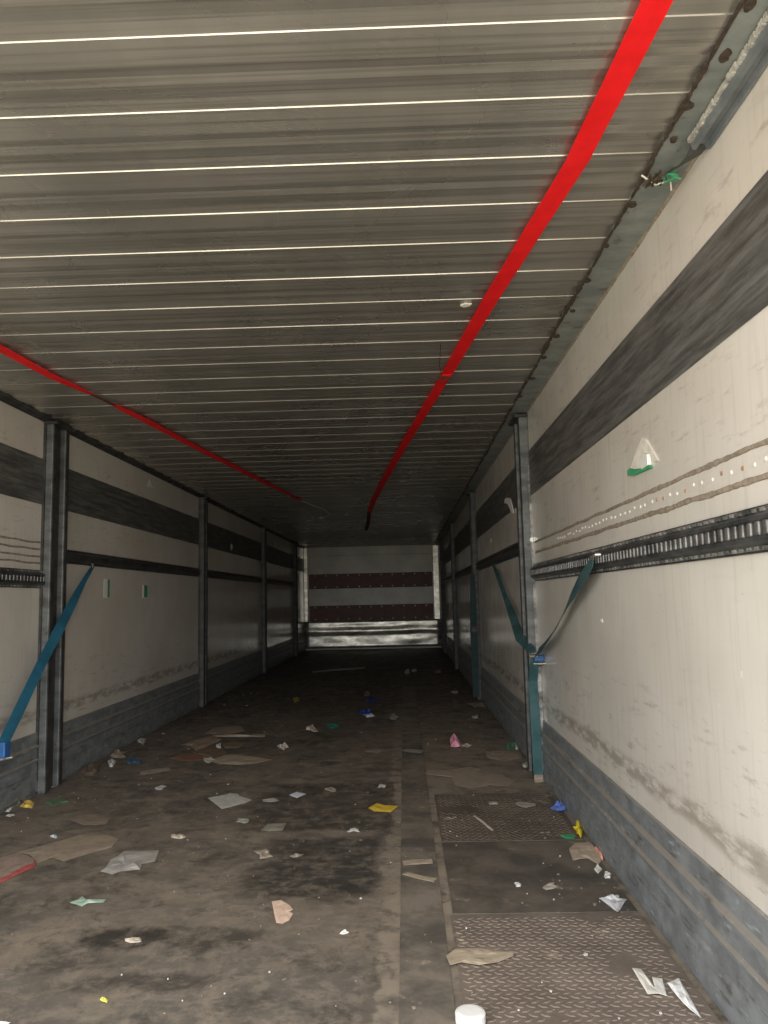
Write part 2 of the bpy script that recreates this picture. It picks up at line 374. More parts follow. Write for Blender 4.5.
# ------------------------------------------------------------------ old adhesive beads on the near wall panels
def bead(x, s, z0, z1, y0, y1, h, seed, par, amp=0.004):
    rr = random.Random(seed); b = MB(); n = int((y1 - y0) / 0.018); rows = []
    a_, b_ = [], []
    for i in range(n + 1):
        t = i / n; yq = y0 + (y1 - y0) * t; zc = z0 + (z1 - z0) * t + amp * noise.noise(Vector((yq * 7, seed, 0)))
        ww = h * (0.75 + 0.9 * abs(noise.noise(Vector((yq * 22, seed, 3)))) + 0.25 * rr.random())
        rows.append([b.bm.verts.new(v) for v in ((x, yq, zc - ww), (x + s * 0.003, yq, zc - ww * .6), (x + s * 0.004, yq, zc + ww * .5), (x, yq, zc + ww))])
    for p, q in zip(rows, rows[1:]):
        for i in range(3): b.bm.faces.new((p[i], p[i + 1], q[i + 1], q[i]))
    o = b.build('adhesive_bead', M_bead, par); o['label'] = 'wavy brown bead of old adhesive'
bead(W, -1, 1.167, 1.160, OPEN, 3.86, 0.0055, 1, wr); bead(W, -1, 1.100, 1.108, OPEN, 3.86, 0.0065, 2, wr)
for i, z in enumerate((1.214, 1.180, 1.144, 1.112)): bead(0, 1, z, z - 0.004, 2.6, 3.85, 0.0045, 10 + i, wl)
rr = random.Random(8)
for i in range(44):
    yq = 1.25 + i * 0.05 + rr.uniform(-.008, .008)
    if yq > 3.3: break
    rusty = rr.random() < 0.32 and yq < 2.1
    b = MB(); b.lathe([(0.005, 0), (0.004, -0.002), (0.0017, -0.003)], (W, yq, 1.134 + rr.uniform(-.004, .004)), 'x', 8)
    if rusty: pass
    b.build('blind_rivet', mat_rust if (rusty and 'mat_rust' in globals()) else (globals().setdefault('mat_rust', plain('rust', (0.33, 0.17, 0.10), 0.9, 0, 0.4, 80)) if rusty else M_wall), wr)

# ------------------------------------------------------------------ lashing rails
def rail(name, label, side, y0, y1, zc, hh, slots, group='lashing rails on the side walls'):
    s = 1 if side == 'l' else -1; x = 0.0 if side == 'l' else W
    t = thing(name, (x, (y0 + y1) / 2, zc), label, 'lashing rail', group)
    pr = [(0, -hh), (0.006, -hh), (0.009, -hh + .012), (0.022, -hh + .020), (0.024, -hh * .35), (0.016, -hh * .30), (0.016, hh * .30), (0.024, hh * .35), (0.022, hh - .020), (0.009, hh - .012), (0.006, hh), (0, hh)]
    MB().extrude_y([(x + s * a, zc + b) for a, b in pr], y0, y1).build('rail_body', M_rail, t)
    if slots:
        b = MB(); yq = y0 + .02; rr = random.Random(4); i = 0
        while yq < y1 - 0.02:
            if yq > 1.0:
                b.box((min(x + s * .015, x + s * .0235), yq - .0085, zc - .014), (max(x + s * .015, x + s * .0235), yq + .0085, zc + .014), 0.0035)
            yq += 0.033
        b.build('slot_row', M_railhi2, t)
        for zz, sg in ((zc - hh + .004, 1), (zc + hh - .004, -1)):
            pts = [(y0 + .01, zz), (y1 - .01, zz)]; q = y1 - .02
            while q > max(y0, 1.0) + .02:
                a_ = rr.uniform(.012, .018)
                pts += [(q, zz + sg * .001), (q - .002, zz + sg * .0075), (q - a_, zz + sg * .0075), (q - a_ - .002, zz + sg * .001)]; q -= .033
            m = MB(); xa, xb = x + s * .004, x + s * .0125
            A = [m.bm.verts.new((xa, *p)) for p in pts]; B_ = [m.bm.verts.new((xb, *p)) for p in pts]
            m.bm.faces.new(A); m.bm.faces.new(B_)
            for i in range(len(A)): m.bm.faces.new((A[i], A[(i + 1) % len(A)], B_[(i + 1) % len(A)], B_[i]))
            m.build('punched_edge', M_railhi, t)['label'] = 'pale toothed edge'
    return t
M_railhi2 = mat_steel('worn_rail_slots', (0.055, 0.055, 0.052), (0.19, 0.185, 0.175), 0.3, 0.4, 0.4)
rail('lashing_rail', 'slotted dark rail on the right wall, nearest the opening', 'r', OPEN, 3.91, 1.008, 0.043, True)
rail('lashing_rail', 'slotted dark rail at the left picture edge, before the left double post', 'l', OPEN, 3.81, 1.030, 0.044, True)
rail('lashing_rail', 'dark rail on the right wall between the first and second posts', 'r', 4.14, 6.84, 1.158, 0.040, False)
rail('lashing_rail', 'dark rail on the left wall between the double post and second post', 'l', 4.02, 6.73, 1.158, 0.037, False)
rail('lashing_rail', 'dark rail on the right wall between the second and third posts', 'r', 7.03, 9.73, 1.158, 0.040, False)
rail('lashing_rail', 'dark rail on the left wall between the second and third posts', 'l', 6.90, 9.73, 1.158, 0.037, False)
rail('lashing_rail', 'dark rail on the right wall beyond the third post', 'r', 9.90, 12.58, 1.158, 0.040, False)
rail('lashing_rail', 'dark rail on the left wall beyond the third post', 'l', 9.90, 12.58, 1.158, 0.037, False)

# ------------------------------------------------------------------ posts
def post(side, y, label, gap=0.125, wd=0.045, near=False, M_post=M_post):
    s = 1 if side == 'l' else -1; x = 0.0 if side == 'l' else W
    t = thing('upright_post', (x, y, 0), label, 'post', 'steel double posts along the side walls')
    for k_, q in enumerate((y, y + gap)):
        # lipped square channel
        b = MB()
        a0, a1 = x, x + s * wd
        b.box((min(a0, a1), q, 0.0), (max(a0, a1), q + wd, H - 0.022), 0.004)
        o = b.build('upright', M_post, t)
        f = MB()
        f.box((min(a1, a1 + s * .003), q + .006, 0.01), (max(a1, a1 + s * .003), q + wd - .006, H - 0.03))
        f.build('shaded_face', M_dark, o)['label'] = 'dark inner face'  # side face of the upright, its shade put into the colour
    MB().box((min(x, x + s * .018), y + wd, 0.0), (max(x, x + s * .018), y + gap, H - 0.022)).build('web_plate', M_dark, t)['label'] = 'dark web between the uprights'
    MB().box((min(x, x + s * .07), y - .012, H - .034), (max(x, x + s * .07), y + gap + wd + .012, H - .019), .002).build('head_plate', M_dark, t)
    MB().box((min(x, x + s * .012), y - .010, 0.0), (max(x, x + s * .012), y, 1.56 if near else H - .03)).build('panel_edge', M_railhi if near else M_dark, t)['label'] = 'panel edge strip'
    if near:
        MB().box((W - .029, y - .078, 0.0), (W, y - .012, .55), .004).build('flaking_sleeve', M_flake, t)['label'] = 'pale flaking lower sleeve'
        b = MB().lathe([(0.012, 0), (0.012, .006), (0.004, .008)], (x + s * 0.008, y - 0.016, 1.175), 'y', 12); b.build('fixing_bolt', M_zinc, t)
    return t
post('l', 3.79, 'grey steel double post on the left wall, nearest the camera', gap=.145)
post('r', 3.93, 'grey double post on the right wall nearest the camera, teal strap hanging down it', gap=.15, near=True)
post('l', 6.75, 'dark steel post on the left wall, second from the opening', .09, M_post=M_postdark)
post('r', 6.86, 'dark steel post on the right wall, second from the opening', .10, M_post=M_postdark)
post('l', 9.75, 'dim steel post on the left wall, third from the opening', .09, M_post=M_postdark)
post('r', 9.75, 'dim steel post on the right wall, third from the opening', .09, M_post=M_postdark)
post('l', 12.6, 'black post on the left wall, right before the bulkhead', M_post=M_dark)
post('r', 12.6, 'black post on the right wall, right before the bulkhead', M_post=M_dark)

# ------------------------------------------------------------------ bulkhead at the far end
tag(MB().box((0.0, BACK - .04, H - .16), (W, BACK, H - .006), .004).build('roof_rail', M_panel, wb))
for z0, z1, lb in ((1.09, 1.355, 'upper red-brown board'), (0.513, 0.785, 'lower red-brown board')):
    o = MB().box((0.09, BACK - .03, z0), (W - .14, BACK, z1), .004).build('crash_board', M_brown, wb); o['label'] = lb
    for zz in (z0 + .03, z1 - .03):
        for i in range(11):
            MB().lathe([(.014, 0), (.012, -.006), (.005, -.009)], (0.2 + i * .2, BACK - .03, zz), 'y', 8).build('bolt_head', M_zinc, o)
for xa, xb in ((0.0, 0.07), (W - .125, W - .02)):
    MB().box((xa, BACK - .05, 0.50), (xb, BACK, H - .01), .006).build('corner_column', M_alu, wb)
k_ = MB().extrude_y([(0, 0), (1, 0), (1, 1), (0, 1)], 0, 0.001)   # lower aluminium skirt, dented
k_.bm.clear(); rr = random.Random(6); nx, nz = 26, 12; g_ = []
for j in range(nz + 1):
    row = []
    for i in range(nx + 1):
        x, z = 0.0 + (W - .0) * i / nx, 0.03 + (0.51 - .03) * j / nz
        row.append(k_.bm.verts.new((x, BACK - .045 - .012 * noise.noise(Vector((x * 3, z * 9, 4))) - (.02 if 6 < j < 9 else 0), z)))
    g_.append(row)
for a, b in zip(g_, g_[1:]):
    for i in range(nx): k_.bm.faces.new((a[i], a[i + 1], b[i + 1], b[i]))
sk = k_.build('kick_skirt', M_alu, wb, True); sk['label'] = 'dented shiny aluminium skirt'
md = sk.modifiers.new('thick', 'SOLIDIFY'); md.thickness = 0.012; md.offset = -1

# ------------------------------------------------------------------ floor plates
def plate(name, label, x0, y0, x1, y1, mat, lugs=0, th=0.0035):
    if not lugs:
        return tag(MB().box((x0, y0, 0), (x1, y1, th), .001).build(name, mat), label, 'floor plate', 'plates of the right floor lane')
    t = thing(name, ((x0 + x1) / 2, (y0 + y1) / 2, 0), label, 'floor plate', 'plates of the right floor lane')
    MB().box((x0, y0, 0), (x1, y1, th), .001).build('plate_sheet', mat, t)
    b = MB(); rr = random.Random(lugs); p = 0.026; j = 0; yq = y0 + .015
    while yq < y1 - .012:
        xq = x0 + .015 + (p / 2 if j % 2 else 0)
        while xq < x1 - .014:
            if noise.noise(Vector((xq * 5, yq * 4, lugs))) > -0.38:
                a = 0.5 if j % 2 else -0.5; hl, hw = .0125, .0050; ca, sa = math.cos(a), math.sin(a)
                def P(u, v): return (xq + u * ca - v * sa, yq + u * sa + v * ca)
                base = [b.bm.verts.new((*P(u, v), th)) for u, v in ((-hl, 0), (0, -hw), (hl, 0), (0, hw))]
                top = [b.bm.verts.new((*P(u * .6, v * .5), th + .0020)) for u, v in ((-hl, 0), (0, -hw), (hl, 0), (0, hw))]
                for i in range(4): b.bm.faces.new((base[i], base[(i + 1) % 4], top[(i + 1) % 4], top[i]))
                b.bm.faces.new(top)
            xq += p
        yq += p * 0.72; j += 1
    b.build('raised_tread', mat, t)
    return t
M_tread = mat_plate('brown_tread_plate', (0.160, 0.128, 0.103), (0.235, 0.192, 0.156), 0.6)
M_tread2 = mat_plate('dark_tread_plate', (0.085, 0.070, 0.055), (0.150, 0.120, 0.093), 0.8)
M_smooth = mat_plate('smooth_grey_plate', (0.075, 0.067, 0.057), (0.175, 0.148, 0.118), 0.5)
M_strip = mat_plate('grey_floor_strip', (0.105, 0.095, 0.082), (0.250, 0.212, 0.168), 0.9)
plate('tread_plate', 'brown anti-slip floor plate with wavy raised tread, nearest the camera on the right', 1.905, 1.0, 2.434, 2.297, M_tread, 1)
plate('smooth_plate', 'smooth dark grey floor plate on the right between the two tread plates', 1.912, 2.305, 2.434, 2.95, M_smooth)
plate('tread_plate', 'darker worn tread plate on the right, beyond the smooth dark plate', 1.912, 2.957, 2.434, 3.64, M_tread2, 2)
tag(MB().box((1.762, OPEN + .02, 0), (1.885, 8.0, 0.0028), .0008).build('floor_strip', M_strip), 'long narrow grey strip running down the floor right of centre', 'floor strip')

# ------------------------------------------------------------------ red straps under the ceiling
def lerp_rows(pts, wv, n=6):
    out = []
    for (a, b), (wa, wb_) in zip(zip(pts, pts[1:]), zip(wv, wv[1:])):
        for i in range(n):
            t = i / n; out.append((Vector(a).lerp(Vector(b), t), Vector(wa).lerp(Vector(wb_), t)))
    out.append((Vector(pts[-1]), Vector(wv[-1]))); return out
zt = H - 0.0115
rs = thing('red_strap', (2.0, 3.2, zt), 'wide bright red strap along the ceiling on the right, from the camera inward', 'strap', 'red straps under the ceiling')
def wavy(pts, wv, seed, n=14, amp=.0015):
    r_ = lerp_rows(pts, wv, n)
    return [((c_.x + .002 * noise.noise(Vector((c_.y * 5, seed, 1))), c_.y, c_.z - abs(amp * noise.noise(Vector((c_.y * 9, seed, 7))))), w_) for c_, w_ in r_]
v = Vector
MB().ribbon(wavy([(2.275, 0.35, zt), (2.223, 1.155, zt), (2.198, 1.592, zt), (2.09, 2.42, zt), (2.000, 3.21, zt)], [v((.0255, 0, 0))] * 4 + [v((.024, 0, 0))], 1), .0012).build('strap_band', M_red, rs)
MB().ribbon(wavy([(2.003, 3.19, zt - .003), (1.992, 3.25, zt - .004), (1.76, 5.2, zt), (1.545, 7.2, zt), (1.44, 8.4, zt)], [v((.018, 0, 0)), v((.023, 0, 0)), v((.026, 0, 0)), v((.026, 0, 0)), v((.024, 0, 0))], 2), .0012).build('strap_band', M_red, rs)
MB().ribbon(wavy([(1.442, 8.38, zt), (1.38, 9.5, zt), (1.30, 10.6, zt)], [v((.022, 0, 0))] * 3, 3), .0012).build('strap_tail', M_redold, rs)['label'] = 'faded dark tail'
b = MB(); rr = random.Random(2)
for i in range(3): b.tube([(1.972 + rr.uniform(-.01, .05), 3.22 + rr.uniform(-.03, .03), zt - rr.uniform(.002, .01)) for _ in range(5)], .002, 6)
b.build('knot', M_grime, rs)
MB().tube([(1.985, 3.24, zt), (1.965, 3.05, zt - .004), (1.958, 2.8, zt + .002)], .0013, 5).build('loose_thread', M_grime, rs)
ls = thing('red_strap', (0.5, 4.5, zt), 'thin-looking red strap along the ceiling above the left wall, worn through in one place', 'strap', 'red straps under the ceiling')
MB().ribbon(wavy([(0.27, 1.6, zt), (0.349, 2.69, zt), (0.375, 3.07, zt), (0.424, 3.33, zt)], [v((.025, 0, 0)), v((.025, 0, 0)), v((.024, 0, 0)), v((.012, 0, 0))], 4), .0012).build('strap_band', M_red, ls)
MB().ribbon(wavy([(0.420, 3.31, zt), (0.440, 3.45, zt), (0.455, 3.56, zt)], [v((.012, 0, 0)), v((.009, 0, 0)), v((.012, 0, 0))], 5), .0012).build('strap_band', M_redold, ls)['label'] = 'worn dark stretch'
MB().ribbon(wavy([(0.452, 3.54, zt), (0.480, 3.75, zt), (0.565, 4.66, zt), (0.71, 6.0, zt), (0.85, 7.25, zt)], [v((.016, 0, 0)), v((.025, 0, 0)), v((.025, 0, 0)), v((.022, 0, 0)), v((.016, 0, 0))], 6), .0012).build('strap_band', M_red, ls)
MB().tube([(0.85, 7.25, zt), (0.92, 7.6, zt - .004), (0.99, 8.0, zt - .002), (1.0, 8.5, zt)], .004, 6).build('frayed_end', M_paper, ls)

# ------------------------------------------------------------------ teal ratchet strap on the right
st = thing('ratchet_strap', (2.41, 3.86, 0.6), 'teal ratchet strap forming a V between the rails at the near right post', 'strap')
RX, RY, RZ = 2.424, 3.780, 0.602
MB().ribbon(lerp_rows([(2.418, 2.545, 1.005), (2.416, 2.62, 0.975), (2.420, 2.80, 0.925), (2.425, 2.98, 0.870), (2.422, 3.13, 0.800), (2.420, 3.30, 0.735), (2.422, 3.55, 0.665), (RX, RY - .03, RZ + .02)],
    [v((.004, .012, .020)), v((.006, .014, .026)), v((.009, .012, .034)), v((.012, .012, .028)), v((.014, .008, .020)), v((.014, .006, .018)), v((.014, .008, .024)), v((.014, .006, .022))]), .0012).build('webbing', M_teal, st)
MB().ribbon(lerp_rows([(2.432, 5.48, 1.120), (2.425, 5.2, 1.040), (2.418, 4.80, .900), (2.410, 4.40, .770), (2.396, 4.08, .675), (RX - .008, RY + .02, RZ + .02)],
    [v((.008, .018, .006)), v((.012, .016, .010)), v((.012, .004, .010)), v((.020, .004, .014)), v((.022, .0, .014)), v((.016, .0, .008))]), .0012).build('webbing', M_teal, st)
MB().ribbon(lerp_rows([(2.418, RY + .012, RZ - .02), (2.414, 3.84, .48), (2.417, 3.835, .25), (2.418, 3.835, .12), (2.420, 3.835, .035)],
    [v((.021, .002, 0)), v((.022, .003, 0)), v((.023, -.002, 0)), v((.023, .001, 0)), v((.022, 0, 0))]), .0014).build('hanging_tail', M_teal, st)
MB().box((2.399, 3.830, .003), (2.442, 3.840, .040), .002).build('tail_end', M_bead, st)['label'] = 'dirty brown strap end'
rt = MB().box((RX - .012, RY - .030, RZ - .022), (RX + .036, RY + .006, RZ + .010), .005).build('ratchet', M_bluepl, st); rt['label'] = 'blue ratchet housing'
MB().tube([(RX - .028, RY - .020, RZ + .004), (RX - .010, RY - .034, RZ + .004), (RX + .002, RY - .034, RZ + .004)], .006, 8).build('spindle', M_zinc, rt)
MB().box((RX - .018, RY - .036, RZ - .034), (RX + .046, RY - .020, RZ - .028), .002).build('handle_bar', M_zinc, rt)
MB().box((RX - .022, RY - .030, RZ + .014), (RX + .012, RY + .0, RZ + .019), .002).build('frame_bar', M_zinc, rt)
MB().tube([(2.434, 2.50, 1.022), (2.420, 2.505, 1.022), (2.415, 2.55, 1.016), (2.422, 2.575, 1.010)], .005, 8).build('wire_hook', M_zinc, st)['label'] = 'bright wire hook in the rail'
# second, dark strap further along the right wall
s2 = thing('ratchet_strap', (2.40, 6.82, 0.6), 'dark teal strap hanging down the second right post', 'strap')
MB().ribbon(lerp_rows([(2.405, 6.82, 1.09), (2.400, 6.82, .80), (2.396, 6.81, .60), (2.400, 6.82, .30), (2.398, 6.82, .03)], [v((.018, 0, 0)), v((.026, 0, 0)), v((.03, 0, 0)), v((.028, 0, 0)), v((.024, 0, 0))]), .0014).build('webbing', M_tealdark, s2)
MB().box((2.376, 6.79, .585), (2.424, 6.815, .640), .005).build('ratchet', M_dark, s2)

# blue strap on the left
bs = thing('ratchet_strap', (0.08, 3.6, 0.55), 'blue strap slanting down in front of the left double post', 'strap')
MB().ribbon(lerp_rows([(0.030, 4.36, 1.118), (0.055, 4.18, 1.030), (0.078, 3.98, .905), (0.085, 3.84, .800), (0.083, 3.64, .625), (0.082, 3.46, .455), (0.080, 3.33, .330), (0.060, 3.26, .24)],
    [v((.004, .006, -.006)), v((.006, .010, -.010)), v((.010, .014, -.018)), v((.012, .014, -.020)), v((.010, .016, -.018)), v((.010, .018, -.018)), v((.010, .016, -.018)), v((.008, .016, -.014))]), .0013).build('webbing', M_blue_web, bs)
MB().box((.050, 3.300, .262), (.098, 3.352, .330), .006).build('ratchet', M_bluepl, bs)['label'] = 'blue ratchet housing'
MB().tube([(.03, 3.315, .262), (.075, 3.30, .258), (.115, 3.33, .262)], .005, 8).build('ratchet_bar', M_zinc, bs)
MB().tube([(.022, 4.355, 1.130), (.034, 4.35, 1.128), (.034, 4.34, 1.108)], .004, 8).build('wire_hook', M_zinc, bs)

# ------------------------------------------------------------------ labels and torn remains stuck to the walls
def onwall(side, pts, name, mat, label=None, cat=None, parent=None, th=0.0015, base=0.0, group=None):
    """polygon (y, z) stuck on a side wall"""
    s = 1 if side == 'l' else -1; x = 0.0 if side == 'l' else W
    b = MB(); A = [b.bm.verts.new((x + s * base, p, q)) for p, q in pts]; B_ = [b.bm.verts.new((x + s * (base + th), p, q)) for p, q in pts]
    b.bm.faces.new(A); b.bm.faces.new(B_)
    for i in range(len(A)): b.bm.faces.new((A[i], A[(i + 1) % len(A)], B_[(i + 1) % len(A)], B_[i]))
    o = b.build(name, mat, parent)
    if label: tag(o, label, cat, group)
    return o
lp = thing('torn_pouch', (W, 2.07, 1.25), 'torn white plastic document pouch with a green edge stuck on the right wall', 'document pouch')
onwall('r', [(2.085, 1.318), (2.055, 1.305), (1.97, 1.232), (2.015, 1.236), (2.03, 1.262), (2.075, 1.272), (2.095, 1.235), (2.18, 1.245), (2.215, 1.248), (2.14, 1.292)], 'torn_film', M_paper, parent=lp, th=.004)
onwall('r', [(2.065, 1.266), (2.035, 1.262), (2.035, 1.232), (2.09, 1.230), (2.095, 1.256)], 'paper_core', M_white, parent=lp, th=.010)
onwall('r', [(2.225, 1.248), (2.20, 1.252), (2.14, 1.237), (2.03, 1.232), (2.02, 1.222), (2.10, 1.224), (2.17, 1.226), (2.225, 1.234)], 'green_edge', M_green, parent=lp, th=.008)['label'] = 'green printed edge'
tp = tag(onwall('r', [(4.86, 1.500), (4.78, 1.502), (4.70, 1.490), (4.62, 1.475), (4.56, 1.430), (4.50, 1.375), (4.56, 1.380), (4.62, 1.400), (4.66, 1.425), (4.72, 1.452), (4.80, 1.470), (4.88, 1.478)], 'torn_paper', M_white, th=.006, base=.005), 'white torn paper stuck on the dark board behind the near right post', 'paper scrap')
for (yc, w, h0, h1, lb) in ((4.645, .045, .938, 1.052, 'larger white label with green edge on the left wall under the rail'), (5.34, .05, .938, 1.026, 'smaller green and white label on the left wall under the rail')):
    t = thing('wall_label', (0, yc, h0), lb, 'label')
    big = 'larger' in lb
    onwall('l', [(yc - w, h0), (yc + (.012 if big else -.02), h0), (yc + (.012 if big else -.02), h1), (yc - w, h1)], 'white_field', M_white, parent=t)
    onwall('l', [(yc + (.014 if big else -.02), h0 + .004), (yc + w, h0 + .006), (yc + w, h1 - .004), (yc + (.014 if big else -.02), h1)], 'green_field', M_green, parent=t)
onwall('l', [(5.36, 1.722), (5.50, 1.728), (5.46, 1.745), (5.40, 1.782)], 'wall_sticker', M_white, 'small white triangular sticker high on the left wall near the ceiling', 'sticker')
onwall('l', [(8.03 + .05 * math.cos(t), 1.468 + .036 * math.sin(t)) for t in [k * math.pi / 5 for k in range(10)]], 'wall_sticker', M_white, 'round white sticker on the dark board of the left wall beyond the second post', 'sticker', base=.005)
onwall('r', [(2.62, .80), (2.655, .803), (2.65, .812), (2.625, .812)], 'paper_fleck', M_paper, 'tiny white fleck on the right wall below the slotted rail', 'paper fleck')
onwall('r', [(5.7, 1.30), (5.8, 1.29), (5.82, 1.315), (5.73, 1.325)], 'paper_fleck', M_paper, 'pale fleck on the right wall below the torn white paper', 'paper fleck')
# flake stuck to the ceiling
MB().prism([(2.005, 2.43), (2.018, 2.415), (2.040, 2.42), (2.035, 2.438), (2.015, 2.445)], H - .0075, H - .002).build('ceiling_flake', M_paper).__setitem__('label', 'small cream flake stuck on the ceiling beside the right red strap')
bpy.data.objects['ceiling_flake']['category'] = 'paper fleck'

# ------------------------------------------------------------------ round white lid on the floor
ld = tag(MB().lathe([(.031, 0), (.032, .004), (.032, .020), (.030, .0225), (.024, .0240), (.002, .0243)], (1.913, 1.735, .0062), 'z', 40).build('jar_lid', M_white, None, False), 'round white plastic lid lying on the near tread plate at the bottom edge', 'lid')

